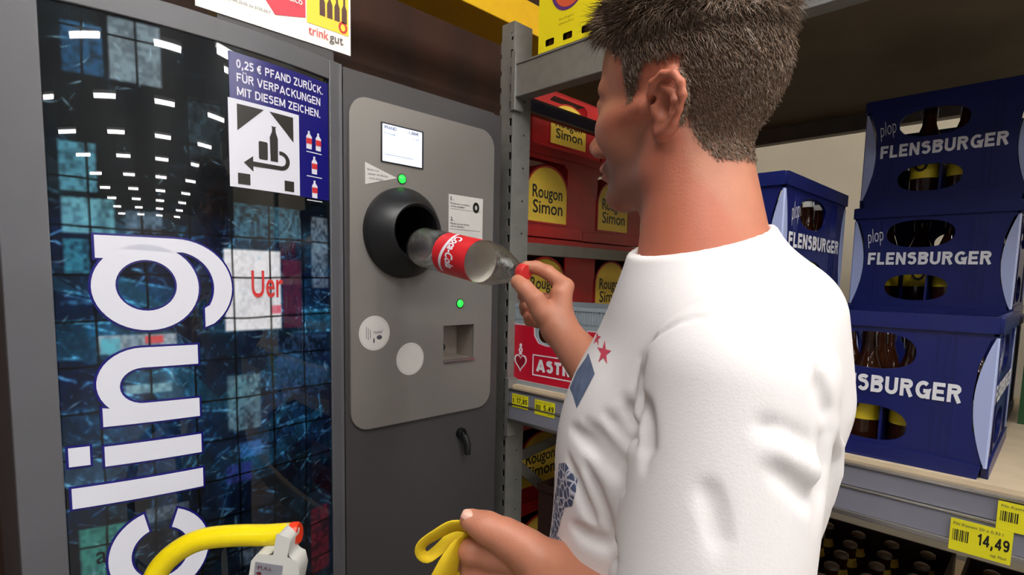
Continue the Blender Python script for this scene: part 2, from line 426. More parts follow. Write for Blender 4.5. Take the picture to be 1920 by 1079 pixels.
    me.loops.add(q.size); me.loops.foreach_set('vertex_index', q.ravel().astype(np.int32))
    me.polygons.add(len(q)); me.polygons.foreach_set('loop_start', np.arange(0, q.size, 4, dtype=np.int32)); me.update(calc_edges=True)
    ca = me.color_attributes.new('Col', 'FLOAT_COLOR', 'POINT')
    ca.data.foreach_set('color', np.concatenate([L.reshape(-1,3), np.ones((len(co),1))], 1).ravel())
    return me
TEAL = (60,140,160)
PATCHES = [
 (.130,.185,1.80,1.88,(30,80,120),.7,.5), (.188,.262,1.80,1.90,(120,140,150),.75,.3), (.12,.17,1.62,1.70,(70,130,150),.8,.5),  # second patch: window reflection painted into the print colour
 (.12,.19,1.555,1.615,(90,150,165),.8,.5), (.20,.255,1.56,1.60,(90,110,130),.7,.6), (.12,.155,1.49,1.55,(40,110,130),.8,.6),
 (.365,.50,1.56,1.63,(50,95,115),.75,.7), (.52,.565,1.47,1.62,(110,125,140),.7,.6), (.29,.35,1.70,1.80,(40,60,70),.6,.8),
 (.345,.455,1.39,1.545,(205,205,210),.95,.12), (.455,.50,1.39,1.53,(70,25,45),.9,.3), (.43,.455,1.42,1.44,(180,60,80),.8,.3),
 (.155,.27,1.36,1.395,(170,175,180),.7,.4), (.16,.19,1.36,1.39,(60,150,170),.8,.5), (.22,.25,1.375,1.392,(190,40,40),.8,.3),
 (.345,.41,1.20,1.31,(90,120,130),.7,.7), (.19,.26,1.29,1.31,(130,170,180),.8,.5), (.44,.56,1.25,1.38,(40,60,95),.6,.9),
 (.36,.41,1.145,1.18,(40,90,150),.8,.5), (.34,.39,1.10,1.14,(40,40,110),.7,.5),
 (.12,.19,.98,1.075,(50,120,110),.85,.3), (.21,.28,1.06,1.09,(100,110,120),.6,.5), (.51,.56,.85,1.0,(90,20,35),.8,.6), (.36,.44,.93,1.0,(90,105,120),.6,.7)]
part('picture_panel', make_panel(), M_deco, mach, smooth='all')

def wrap(me, off, fx=pX):
    """bend a flat mesh laid out as (Y, Z, height) onto the curved panel"""
    bm = bmesh.new(); bm.from_mesh(me)
    ys = [v.co.x for v in bm.verts]; y = math.floor(min(ys)/.012)*.012
    while y < max(ys):
        bmesh.ops.bisect_plane(bm, geom=bm.verts[:]+bm.edges[:]+bm.faces[:], plane_co=(y,0,0), plane_no=(1,0,0)); y += .012
    for v in bm.verts: v.co = Vector((fx(v.co.x)+off+v.co.z, v.co.x, v.co.y))
    bm.to_mesh(me); bm.free(); return me
def arc(cx, cy, r, a0, a1, n=16, ry=None):
    ry = ry or r
    return [(cx + r*math.cos(math.radians(a0+(a1-a0)*k/n)), cy + ry*math.sin(math.radians(a0+(a1-a0)*k/n))) for k in range(n+1)]
# big rotated lettering  c l i n g   (coordinates: Y along the panel, Z up; letter tops point to smaller Y)
letters = {}
letters['letter_l'] = [(R4(.1155,.301,1.111,1.145), [])]
letters['letter_i'] = [(R4(.160,.300,1.175,1.2085), []), (R4(.114,.141,1.1815,1.2125), [])]
# n: stem (bottom bar), arch (left), upper bar
n_out = [(.160,1.242),(.299,1.242),(.299,1.274),(.215,1.276)] + arc(.215,1.306,.030,270,90,12)[0:] 
n_out = [(.160,1.242),(.299,1.242),(.299,1.275)] + arc(.217,1.3065,.033,-90,-270,14,.0305) + [(.299,1.337),(.299,1.371)] + arc(.217,1.3115,.0635,90,222,14,.0595) + [(.160,1.2735)]
letters['letter_n'] = [(n_out, [])]
g_ring = ell(.2285,1.4725,.0755,.0725,44)
g_in = ell(.2275,1.4755,.043,.0425,36)
letters['letter_g'] = [(g_ring, [g_in]),
    ([(.160,1.519),(.178,1.519),(.19,1.535),(.265,1.532)] + arc(.270,1.472,.059,80,-30,16,.062) + [(.313,1.436),(.313,1.402)] + arc(.270,1.472,.089,-50,90,20,.0835) + [(.160,1.5555)], [])]
letters['letter_c'] = [(arc(.232,1.008,.0745,-240+15,-0-0-105-360+360,2) and
    (arc(.232,1.006,.0745,108,292,26,.079)[::1] + arc(.232,1.006,.0745,-68,68,18,.079) + arc(.232,1.006,.043,66,-66,14,.046) + arc(.232,1.006,.043,-70,-248,20,.046)), [])]
back_m = []; 
def grow(P, d):
    n = len(P); out = []
    ar = sum(P[i][0]*P[(i+1)%n][1]-P[(i+1)%n][0]*P[i][1] for i in range(n)); s = 1 if ar > 0 else -1
    for i in range(n):
        a = Vector(P[i-1]).to_3d(); b = Vector(P[i]).to_3d(); c = Vector(P[(i+1)%n]).to_3d()
        d1 = (b-a); d2 = (c-b)
        if d1.length < 1e-6 or d2.length < 1e-6: out.append(P[i]); continue
        n1 = Vector((d1.y,-d1.x,0)).normalized()*s; n2 = Vector((d2.y,-d2.x,0)).normalized()*s
        k = (n1+n2); k = k.normalized() if k.length > 1e-6 else n1
        out.append((b.x + k.x*d/max(.6, k.dot(n1)), b.y + k.y*d/max(.6, k.dot(n1))))
    return out
for nm, polys in letters.items():
    j = MB(); e = MB()
    for outer, holes in polys:
        j.add(wrap(shape(outer, holes, .001), .0022)); e.add(wrap(shape(grow(outer, .0035), [grow(h, -.003) for h in holes], .0008), .0009))
    o = part(nm, j, M_let, mach, label='large white letter on the picture panel'); part('letter_outline', e, M_navy, o)
# deposit notice: blue field, three lines of text, pictogram, little pictures
NB = MB()
NB.add(wrap(shape(R4(.364,.5665,1.812,1.893), (), .0006), .0008)); NB.add(wrap(shape(R4(.497,.5665,1.655,1.812), (), .0006), .0008))
note = part('deposit_notice', NB, M_navy, mach, label='blue deposit notice with white writing and bottle pictogram')
T = MB()
for s, z, wd in (('0,25 € PFAND ZURÜCK.', 1.867, .177), ('FÜR VERPACKUNGEN', 1.843, .170), ('MIT DIESEM ZEICHEN.', 1.819, .170)):
    T.add(wrap(block(s, wd, .0150, Matrix.Translation((.377, z, 0)), sw=.17), .0018))
part('notice_lettering', T, M_let, note)
part('pictogram_field', join(wrap(shape(R4(.361,.497,1.656,1.812), (), .0006), .0010)), M_let, note)
pk = []
pk.append(shape([(.376,1.804),(.425,1.804),(.376,1.757)], (), .0006)); pk.append(shape([(.436,1.804),(.484,1.804),(.484,1.757)], (), .0006))
pk.append(shape(R4(.375,.397,1.662,1.682), (), .0006)); pk.append(shape(R4(.464,.484,1.661,1.681), (), .0006))
pk.append(shape(rrect(.414,.431,1.713,1.746,.003), (), .0006))
pk.append(shape([(.4365,1.713),(.451,1.713),(.4515,1.757),(.4475,1.768),(.447,1.776),(.449,1.778),(.4385,1.778),(.4405,1.776),(.440,1.768),(.4355,1.757)], (), .0006))
pk.append(shape([(.386,1.702),(.403,1.716),(.403,1.7065)] + [(.455,1.7065)] + arc(.457,1.717,.0105,-90,90,10,.0105)[0:] + [(.454,1.7275),(.454,1.7345)] + arc(.457,1.7165,.0185,90,-90,12,.018) + [(.403,1.6975),(.403,1.688)], (), .0006))
part('pictogram', join(*[wrap(x, .0019) for x in pk]), M_blkp, note)
ic = MB(); ic2 = MB()
for z in (1.770, 1.722, 1.674):
    for dy in ((-.012, .010) if z > 1.76 else (0,)):
        c = .531+dy
        ic.add(wrap(shape([(c-.006,z-.018),(c+.006,z-.018),(c+.007,z+.006),(c+.002,z+.012),(c+.002,z+.017),(c-.002,z+.017),(c-.002,z+.012),(c-.006,z+.006)], (), .0005), .0016))
        ic2.add(wrap(shape(R4(c-.006,c+.0065,z-.008,z+.003), (), .0005), .0023))
    ic.add(wrap(shape(R4(.513,.549,z-.0245,z-.0228), (), .0005), .0016))
part('bottle_picture', ic, M_let, note); part('red_band', ic2, mat('red_print', rgb(190,40,45), .4), note)
# printed words on cartons inside the picture
part('carton_word', join(wrap(text('Uer', .062, .05, Matrix.Translation((.395,1.455,0)), bold=.01), .0008)), mat('red_carton_word', rgb(190,50,50), .4), mach)
part('carton_word', join(wrap(text('ar', .03, .02, Matrix.Translation((.142,1.01,0)), bold=0), .0008)), M_blkp, mach)

# control plate on the right half
plY0, plY1, plZ0, plZ1 = .606, 1.032, 1.31-.0, 2.06
plY0, plY1, plZ0, plZ1 = .612, 1.034, 1.150, 1.882
YR_ = YR
plate_me = shape(rrect(.0,.0001,0,.0001,.00001), (), .001)
tray = [(.871,1.286),(.973,1.286),(.973,1.377),(.871,1.377)]
hole = ell(.747,1.600,.062,.062,40)
scr = R4(.689,.802,1.757,1.840)
out = rrect(.612,1.036,1.147,1.886,.045)
plt = part('control_plate', shape(out, [tray[::-1], hole[::-1]], .006, frame(Vector((-A+.0005,0,0)), *SIDE)), M_plate, mach, bevel=.0008)
#
M_lcd = mat('lcd_screen', rgb(215,222,240), .2, emit=rgb(205,215,245), es=.85)
s = part('screen', join(shape(R4(.6915,.800,1.7575,1.8395), (), .001, frame(Vector((-A+.007,0,0)), *SIDE))), M_lcd, plt)
part('screen_bezel', join(shape(R4(.689,.8035,1.755,1.842), [R4(.6915,.800,1.7575,1.8395)], .003, frame(Vector((-A+.0065,0,0)), *SIDE))), M_black, plt)
FS = lambda y, z, x=-A+.0085: frame(Vector((x, y, z)), *SIDE)
M_ink = mat('grey_ink', rgb(70,70,80), .5)
part('screen_writing', join(text('PFAND', .032, .007, FS(.697,1.829)), text('1,00€', .028, .007, FS(.762,1.829)), text('Einweg', .028, .004, FS(.697,1.818), bold=0), shape(R4(.697,.776,1.773,1.7738), (), .0003, FS(0,0)), text('0,25', .016, .004, FS(.774,1.818), bold=0)), M_ink, s)
M_stick = mat('white_sticker', rgb(196,194,190), .45, noise=.03)
tri = part('arrow_sticker', shape([(.649,1.700),(.732,1.7245),(.649,1.748)], (), .0008, frame(Vector((-A+.0068,0,0)), *SIDE)), M_stick, plt, label='white triangular sticker')
part('sticker_writing', join(*[text(t, w_, .005, FS(.654+.002*i, z, -A+.0078), bold=0) for i, (t, w_, z) in enumerate((('Bitte nur', .030, 1.731), ('einzeln mit Boden', .050, 1.722), ('voran einlegen', .036, 1.713)))]), M_ink, tri)
M_led = mat('green_led', rgb(40,240,60), .3, emit=rgb(30,255,60), es=2.2)
for y, z in ((.7445,1.7245), (.923,1.433)):
    l = part('indicator_light', MB().lathe([(.0095,0),(.0095,.003),(.007,.006),(.002,.0075)], (-A+.006,y,z), (1,0,0), 20), M_led, plt, smooth=True, label='round green light')
    part('light_ring', MB().lathe([(.0098,0),(.0118,0),(.0118,.002),(.0098,.002),(.0098,0)], (-A+.0064,y,z), (1,0,0), 24, flat=0), M_black, l)
ins = part('instruction_sticker', shape(R4(.883,.997,1.545,1.7075), (), .0008, frame(Vector((-A+.0068,0,0)), *SIDE)), M_stick, plt, label='white numbered instruction sticker')
tx = []
for t, z in (('1', 1.693), ('2', 1.643), ('3', 1.596)):
    tx.append(text(t+'.', .009, .009, FS(.888, z, -A+.0078)))
    tx.append(text('Flasche mit dem Boden', .062, .0042, FS(.888, z-.0095, -A+.0078), bold=0)); tx.append(text('voran einlegen', .045, .0042, FS(.888, z-.016, -A+.0078), bold=0))
    tx.append(shape(R4(.888,.988,z-.0215,z-.0208), (), .0002, FS(0,0,-A+.0078)))
tx.append(shape(ell(.973,1.682,.011,.014), [ell(.973,1.682,.004,.006)], .0003, FS(0,0,-A+.0078))); tx.append(shape(ell(.970,1.585,.005,.011), (), .0003, FS(0,0,-A+.0078)))
part('sticker_writing', join(*tx), M_blkp, ins)
for y, z, r, nm in ((.672,1.369,.0400,'rundum'), (.770,1.301,.0395,'leer')):
    st = part('round_sticker', MB().lathe([(r,0),(r,.0008),(r*.93,.0009),(.001,.0009)], (-A+.0065,y,z), (1,0,0), 40), M_stick, plt, label='round white sticker')
    part('sticker_ring', MB().lathe([(r*.9,0),(r*.93,0),(r*.93,.0003),(r*.9,.0003),(r*.9,0)], (-A+.0075,y,z), (1,0,0), 40, flat=0), mat('pale_grey_print', rgb(180,178,178), .5), st)
    if nm == 'rundum':
        part('scribble', join(*[shape(R4(.650+.005*i, .6512+.005*i, 1.357-.003*(i%2), 1.385-.004*(i%3)), (), .0002, FS(0,0,-A+.0076)) for i in range(3)], shape(ell(.684,1.359,.007,.005), (), .0002, FS(0,0,-A+.0076)), shape(ell(.670,1.352,.002,.006), (), .0002, FS(0,0,-A+.0076)), text('rund', .024, .008, FS(.668,1.368,-A+.0076), bold=0, shear=.3)), M_ink, st)
# coin tray recess
tr = MB()
t0, t1, tz0, tz1, td = .871, .973, 1.286, 1.377, .060
tr.faces([(-A,t0,tz0),(-A,t1,tz0),(-A,t1,tz1),(-A,t0,tz1),(-A-td*.5,t0+.004,tz0+.002),(-A-td,t1-.004,tz0+.004),(-A-td,t1-.004,tz1-.002),(-A-td,t0+.004,tz1-.002),(-A-td,t0+.004,tz0+.03)],
         [(0,1,5,4),(1,2,6,5),(2,3,7,6),(3,0,4,8,7),(4,5,6,7,8)])
part('coin_tray', tr, mat('tray_metal', rgb(150,140,132), .35, metal=.5, noise=.1), mach)
part('coin_cup_shade', MB().lathe([(.012,0),(.012,.001)], (-A-.030,.893,1.318), (1,0,.4), 20), M_blk2, mach)  # flat black disc stands for the shaded hollow in the tray
part('tray_lip', MB().box(-A+.004,-A+.012,t0,t1,tz0-.004,tz0+.003), mat('bright_steel', rgb(190,185,180), .25, metal=.9), mach, bevel=.001)
# intake ring: rubber cone with a deep dark tube
rg = MB().lathe([(.104,.0),(.104,.012),(.101,.018),(.070,.060),(.064,.064),(.059,.060),(.057,.04),(.056,-.45),(.0005,-.45)], (-A+.006,.747,1.600), (1,0,0), 64, flat=0)
part('intake_ring', rg, M_black, mach, smooth=True, label='black conical intake ring')
# lock
lk = part('lock', MB().lathe([(.0145,0),(.0145,.010),(.012,.014),(.0005,.014)], (-A,.935,1.086), (1,0,0), 28), mat('black_lock', rgb(25,25,27), .3, metal=.4), mach, smooth=True)
part('lock_handle', MB().tube([(-A+.012,.940,1.082),(-A+.022,.942,1.060),(-A+.022,.944,1.030)], [.009,.010,.008], 12), M_black, lk, smooth=True)
part('keyhole', MB().box(-A+.0135,-A+.0155,.934,.936,1.081,1.091), MATS["bright_steel"], lk)
#%%POSTER
# ------------------------------------------------------------------ poster above the machine
PXX = -1.25
M_pap = mat('poster_paper', rgb(240,236,228), .5, emit=rgb(240,236,228), es=.0)
pos = thing('poster', (PXX-.01, .53, 2.015), 'white advertising poster with red crate picture and trinkgut lettering above the machine', 'poster')
part('paper', MB().box(PXX-.003, PXX, .36, .692, 2.018, 2.30), M_pap, pos)
part('foot', MB().box(PXX-.06, PXX-.003, .40, .65, 1.944, 2.06), M_dark, pos)
FP = lambda y, z, k=1: frame(Vector((PXX+.0006*k, y, z)), *SIDE)
part('yellow_field', shape(R4(.585,.6865,2.060,2.28), (), .0004, FP(0,0)), mat('poster_yellow', rgb(240,205,60), .5), pos)
part('crate_picture', join(shape([(.515,2.052),(.582,2.068),(.582,2.20),(.47,2.20),(.47,2.105)], (), .0004, FP(0,0))), mat('poster_red', rgb(205,60,75), .5), pos)
part('dark_picture', shape([(.40,2.075),(.47,2.090),(.47,2.2),(.37,2.2),(.37,2.085)], (), .0004, FP(0,0)), mat('poster_navy', rgb(50,45,70), .5), pos)
part('lettering', join(text('trink', .048, .019, FP(.588,2.036,2), bold=.006)), mat('poster_red2', rgb(220,90,85), .5), pos, label='red lettering')
part('lettering', join(text('gut', .034, .0155, FP(.638,2.036,2), bold=.006)), mat('poster_grey', rgb(90,80,80), .5), pos, label='grey lettering')
part('crate_lettering', join(text('Sinalco', .05, .013, FP(.525,2.092,2), bold=.01), text('www', .03, .016, FP(.535,2.13,2), bold=.03)), M_pap, pos)
part('small_print', join(text('Angebote gültig vom 22.05. bis 27.05.2017', .13, .0055, FP(.375,2.050,2) , bold=0)), M_ink, pos)
bt = []
for k in range(4): bt.append(shape([(.615+.018*k,2.085),(.628+.018*k,2.085),(.628+.018*k,2.115),(.624+.018*k,2.125),(.624+.018*k,2.14),(.619+.018*k,2.14),(.619+.018*k,2.125),(.615+.018*k,2.115)], (), .0004, FP(0,0,2)))
part('bottle_pictures', join(*bt), mat('poster_brown', rgb(80,50,45), .5), pos)
part('round_mark', shape(ell(.672,2.075,.011,.013), [ell(.672,2.075,.006,.008)], .0004, FP(0,0,2)), mat('poster_red3', rgb(200,50,50), .5), pos)

#%%SHELF
# ------------------------------------------------------------------ steel shelving
M_steel = mat('galvanised_grey', rgb(132,131,128), .42, metal=.35, noise=.08, nscale=30)
M_steeld = mat('shelf_side_steel', rgb(112,108,100), .5, metal=.25, noise=.08, nscale=30)
M_rail = mat('price_rail_grey', rgb(128,128,140), .35, noise=.03)
M_board = mat('shelf_board', rgb(205,186,156), .6, noise=.07, nscale=18)
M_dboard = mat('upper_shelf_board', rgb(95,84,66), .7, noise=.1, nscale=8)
M_bright = MATS["bright_steel"]
shelf = thing('steel_shelf', (0, 1.7, 0), 'grey steel storage shelf with slotted posts and wooden boards', 'shelf')
X0, X1, YF, YB = -1.232, 1.25, 1.17, 2.25
def post(x0, y0, name='post', sy=1):
    b = MB(); wx = .05; wy = .075
    # front face with slots along its inner edge
    holes = []; z = .12
    while z < 2.2:
        holes.append(R4(.036,.046,z,z+.022)[::-1]); z += .048
    b.add(shape(R4(0,wx,0,2.235), holes, .003, frame(Vector((x0, y0+(.003 if sy>0 else 0), 0)), *FRONT)))
    b.box(x0, x0+.003, y0+.003, y0+wy, 0, 2.235)
    holes = []; z = .10
    while z < 2.2: holes.append(ell(.045, z, .0035, .0035, 10)[::-1]); z += .096
    b.add(shape(R4(0,wy-.003,0,2.235), holes, .003, frame(Vector((x0+wx-.003, y0+.003, 0)), *SIDE)))
    b.box(x0+.004, x0+.012, y0+wy-.003, y0+wy, 0, 2.235).box(x0+wx-.012, x0+wx-.003, y0+wy-.003, y0+wy, 0, 2.235)
    p = part(name, b, M_steel, shelf)
    # scalloped outer flange
    pts = [(-.012,0)]; z = 0
    while z < 2.2: pts += [(-.012,z),(-.012,z+.032),(-.005,z+.036),(-.005,z+.046)]; z += .048
    pts += [(-.012,z),(0,z),(0,0)]
    part('post_flange', shape(pts, (), .003, frame(Vector((x0, y0+.010, 0)), *FRONT)), M_steel, p)
    part('post_inner_shade', MB().box(x0+.008, x0+wx-.010, y0+.012, y0+wy-.01, .0, 2.2), M_blk2, p)  # solid black box stands for the shade inside the hollow post
for x in (X0, X1):
    for y in (YF, YB-.075): post(x, y)
def beam(y, z0, z1, yd, nm='beam', m=None):
    b = MB().box(X0+.05, X1, y, y+yd, z0, z1)
    b.box(X0+.05, X1, y-.003, y, z1-.006, z1).box(X0+.05, X1, y-.003, y, z0, z0+.006)
    return part(nm, b, m or M_steel, shelf, bevel=.0015)
bt_ = beam(YF, 2.020, 2.116, .04, 'upper_beam')
part('beam_hook', MB().box(X0+.046, X0+.062, YF-.006, YF+.03, 1.985, 2.150), M_steel, bt_, bevel=.001)
beam(YB-.04, 2.03, 2.13, .04, 'rear_beam', M_steeld); 
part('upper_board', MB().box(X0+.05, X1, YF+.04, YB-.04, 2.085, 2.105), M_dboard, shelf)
part('red_strip', MB().box(-.43, .9, YF-.005, YF-.003, 2.045, 2.10), mat('red_strip', rgb(190,60,60), .5), bt_)
# deck with a two-step price rail
dk = part('middle_beam', MB().box(X0+.05, X1, YF+.004, YF+.045, 1.072, 1.160), M_steel, shelf)
part('shelf_board', MB().box(X0+.05, X1, YF+.012, YB-.04, 1.160, 1.180), M_board, shelf)
part('beam_hook', MB().box(X0+.046, X0+.062, YF-.006, YF+.03, 1.02, 1.20), M_steel, dk, bevel=.001)
pr = MB().box(X0+.065, X1, YF-.004, YF+.004, 1.128, 1.166).box(X0+.065, X1, YF-.006, YF+.004, 1.080, 1.124)
part('price_rail', pr, M_rail, shelf, bevel=.001)
part('rail_edge', MB().box(X0+.065, X1, YF-.008, YF+.012, 1.166, 1.172).box(X0+.065, X1, YF-.009, YF+.002, 1.123, 1.1275).box(X0+.065, X1, YF-.010, YF+.004, 1.070, 1.080), M_bright, shelf, bevel=.0012)
part('rear_beam', MB().box(X0+.05, X1, YB-.04, YB, 1.08, 1.16), M_steeld, shelf)
for z in (.62, .12):
    part('lower_board', MB().box(X0+.05, X1, YF+.03, YB-.04, z, z+.02), M_board, shelf)
    part('lower_beam', MB().box(X0+.05, X1, YF, YF+.03, z-.06, z+.02), M_steel, shelf)
    part('lower_beam', MB().box(X0+.05, X1, YB-.04, YB, z-.06, z+.02), M_steel, shelf)
# end frame bracing (left side)
xs = -1.195
def rail(z0, z1, nm='side_rail', m=None):
    return part(nm, MB().box(xs-.008, xs+.012, YF+.075, YB-.075, z0, z1), m or M_steeld, shelf, bevel=.002)
rail(1.574, 1.612)
r_ = rail(1.998, 2.036, 'side_rail', mat('dark_rail', rgb(60,58,80), .4))
part('rail_edge', MB().box(xs-.006, xs+.016, YF+.076, YB-.076, 1.995, 2.001).box(xs-.006, xs+.016, YF+.076, YB-.076, 2.034, 2.039), M_bright, r_)
part('cross_brace', MB().bar((xs-.006, YF+.06, .93), (xs-.006, YB-.06, 1.04), .004, .034), M_steeld, shelf)
part('cross_brace', MB().bar((xs, YF+.06, .915), (xs, YB-.06, .10), .004, .034), M_steeld, shelf)
# price tags
M_tag = mat('yellow_price_tag', rgb(236,226,30), .5)
def price(x0, x1, z0, z1, y, txt, lab, big=.5):
    t = thing('price_tag', ((x0+x1)/2, y, z0), lab, 'price tag')
    part('card', MB().box(x0, x1, y-.0012, y, z0, z1), M_tag, t)
    w_, h_ = x1-x0, z1-z0; f = lambda x, z: frame(Vector((x, y-.0013, z)), *FRONT)
    part('price', join(block(txt, w_*big, h_*.36, f(x0+w_*(.96-big), z0+h_*.36), sw=.19)), M_blkp, t)
    bars = [shape(R4(x0+w_*.05+w_*.03*k, x0+w_*.05+w_*.03*k+w_*(.01+.012*((k*7)%3)/2), z0+h_*.32, z0+h_*.68), (), .0002, f(0,0) @ Matrix.Translation((0,0,0)) if False else frame(Vector((0, y-.0013, 0)), *FRONT)) for k in range(9 if big < .62 else 3)]
    part('barcode', join(*bars), M_blkp, t)
    part('small_print', text('Pils Kasten 20 x 0,33 l', w_*.8, h_*.09, f(x0+w_*.05, z0+h_*.82), bold=0), M_ink, t); part('small_print', text('zzgl. Pfand', w_*.25, h_*.08, f(x0+w_*.68, z0+h_*.12), bold=0), M_ink, t)
price(-1.152, -1.087, 1.118, 1.158, YF-.0062, '17,85', 'small yellow price tag at the left end of the price rail, beside the post', .66)
price(-1.060, -.985, 1.113, 1.156, YF-.0062, '5,49', 'small yellow price tag, second from the post, under the red and grey crate', .5)
price(-.107, -.029, 1.064, 1.118, YF-.0112, '14,49', 'large yellow price tag reading 14,49 on the lower rail')
price(-.051, .030, 1.118, 1.164, YF-.0092, '13,99', 'yellow price tag on the upper rail at the right edge, cut off by the frame', .45)
#%%CRATES
# ------------------------------------------------------------------ beer crates and bottles
M_cblue = mat('crate_blue', rgb(17,27,92), .33, noise=.06, nscale=25, bump=.04, bscale=150)
M_lens = mat('crate_corner_pale_blue', rgb(168,180,222), .35)
M_wlet = mat('white_print', rgb(232,232,238), .4)
M_red = mat('crate_red', rgb(164,24,28), .35, noise=.08, nscale=15)
M_ylab = mat('crate_label_yellow', rgb(232,196,70), .5, noise=.06)
M_glass = mat('brown_glass', rgb(58,28,12), .08, trans=.35, spec=.6)
M_blab = mat('bottle_label_yellow', rgb(225,200,40), .45)
M_cap = mat('cap_metal', rgb(118,104,92), .35, metal=.6)
M_wire = mat('swing_wire', rgb(150,150,150), .3, metal=.8)
M_cer = mat('white_ceramic', rgb(230,230,225), .2)

def make_bottle(name, label, cat, group, lab_m, swing=True, low=False, glass=None):
    t = thing(name, (0,0,0), label, cat, group)
    n = 14 if low else 20
    part('glass', MB().lathe([(.024,0),(.029,.004),(.030,.012),(.030,.128),(.0285,.142),(.020,.165),(.0145,.182),(.0125,.205),(.0135,.212),(.0135,.224)], n=n), glass or M_glass, t, smooth=True, local=True)
    l = part('paper_label', MB().lathe([(.0306,.055),(.0306,.118)], n=n, flat=0), lab_m, t, smooth=True, local=True)
    if not swing: part('neck_label', MB().lathe([(.0180,.172),(.0137,.192)], n=n, flat=0), lab_m, t, smooth=True, local=True)
    if not low:
        part('seal_mark', shape(ell(0, .088, .014, .018), [ell(0,.088,.009,.012)], .0004, frame(Vector((0,-.0312,0)), *FRONT)), mat('dark_print',0), l, local=True)
    if swing:
        part('stopper', MB().lathe([(.0135,.224),(.0135,.232),(.009,.238)], n=12), M_cer, t, smooth=True, local=True)
        if not low: part('wire_clip', MB().tube([(-.015,0,.195),(-.017,-.006,.215),(-.013,0,.236),(.013,0,.236),(.017,-.006,.215),(.015,0,.195)], .0013, 6), M_wire, t, local=True)
    else:
        part('crown_cap', MB().lathe([(.0158,.219),(.0150,.226),(.011,.229)], n=18), M_cap, t, smooth=True, local=True)
    return t
def make_crate(name, label, w, d, h, front_text, side_text):
    """navy crate: oval grips, pale corner lenses, lettering; origin at base centre, front faces -Y"""
    t = thing(name, (0,0,0), label, 'crate')
    th = .006
    def panel(nm, u, v, o, W, txt, tw):
        M = frame(Vector(o), u, v)
        hs = [ell(-.02*W/.31, h*.74, W*.215, h*.125, 32, 2.4)[::-1], ell(-.02*W/.31, h*.245, W*.20, h*.120, 32, 2.4)[::-1]]
        x = W/2
        out = [(-x+.012,.0),(x-.012,0),(x-.006,.03),(x-.010,.05),(x-.022,h*.3),(x-.026,h*.5),(x-.022,h*.7),(x-.010,h*.86),(x,h*.88),(x,h),(-x,h),(-x,h*.88),(-x+.010,h*.86),(-x+.022,h*.7),(-x+.026,h*.5),(-x+.022,h*.3),(-x+.010,.05),(-x+.006,.03)]
        p = part(nm, shape(out, hs, th, M), M_cblue, t, local=True, bevel=.0012)
        # rim, base band, ribs on the outside
        r = join(shape(R4(-x,x,h*.90,h), (), .005, M @ Matrix.Translation((0,0,th))))
        part('rim', r, M_cblue, p, local=True, bevel=.0015)
        b = join(shape([(-x+.010,0),(x-.010,0),(x-.006,h*.085),(x*.5,h*.10),(-x*.5,h*.10),(-x+.006,h*.085)], (), .004, M @ Matrix.Translation((0,0,th))))
        part('base_band', b, M_cblue, p, local=True, bevel=.001)
        for k in range(5):
            a = x*.50+.012*k*W/.31 if k < 3 else -x*.62-.011*(k-3)*W/.31
            part('rib', shape(R4(a, a+.0025, h*.12, h*.88), (), .0015, M @ Matrix.Translation((0,0,th))), M_cblue, p, local=True)
        if txt:
            part('lettering', block('FLENSBURGER', tw, h*.115, M @ Matrix.Translation((-tw/2-.003*W/.31, h*.455, th+.0016))), M_wlet, p, local=True, label='white lettering')
            part('script_lettering', text('plop', W*.115, h*.13, M @ Matrix.Translation((-W*.40, h*.655, th+.001)) @ Matrix.Rotation(math.radians(14), 4, 'Z'), th=.001, bold=-.01, shear=.35), M_wlet, p, local=True)
    panel('front_wall', (1,0,0), (0,0,1), (0,-d/2+th,0), w, True, w*.76)
    panel('rear_wall', (-1,0,0), (0,0,1), (0,d/2-th,0), w, False, 0)
    panel('side_wall', (0,1,0), (0,0,1), (w/2-th,0,0), d, side_text, d*.82)
    panel('side_wall', (0,-1,0), (0,0,1), (-w/2+th,0,0), d, False, 0)
    for sx, sy in ((1,-1),(-1,-1),(1,1),(-1,1)):
        # corner lens: a pale wedge that wraps the corner
        b = MB(); n = 14; vs = []
        for k in range(n+1):
            z = h*(.075+.80*k/n); q = math.sin(PI*k/n)**.9
            cx, cy = sx*(w/2), sy*(d/2)
            a = .003+.021*q
            vs += [(cx-sx*a, cy+sy*.0015, z), (cx-sx*.001, cy+sy*.0015, z), (cx+sx*.0015, cy-sy*.001, z), (cx+sx*.0015, cy-sy*a, z), (cx-sx*.004, cy-sy*a, z), (cx-sx*a, cy-sy*.004, z)]
        fs = []
        for k in range(n):
            for i in range(6): fs.append((6*k+i, 6*k+(i+1)%6, 6*k+6+(i+1)%6, 6*k+6+i))
        fs += [(5,4,3,2,1,0), tuple(6*n+i for i in range(6))]
        part('corner_lens', b.faces(vs, fs), M_lens, t, local=True, smooth=True)
    part('crate_floor', MB().box(-w/2+.012, w/2-.012, -d/2+.012, d/2-.012, .004, .010), M_cblue, t, local=True)
    part('divider', MB().box(-w/2+th, w/2-th, -.002, .002, .010, h*.45).box(-.002,.002,-d/2+th,d/2-th,.010,h*.45), M_cblue, t, local=True)
    return t
def fill(loc, w, d, proto, label, group, rows, cols, sel=None, dz=.0105):
    out = []
    for j in range(rows):
        for i in range(cols):
            if sel and not sel(i, j): continue
            c = copy_tree(proto)
            c.location = (loc[0] - w/2 + .012 + (w-.024)*(i+.5)/cols, loc[1] - d/2 + .012 + (d-.024)*(j+.5)/rows_all, loc[2]+dz)
            c.rotation_euler = (0,0,random.uniform(-.7,.7)); c['label'] = label; c['group'] = group; out.append(c)
    return out
rows_all = 5
CW, CD, CH = .310, .400, .257
HB = .274
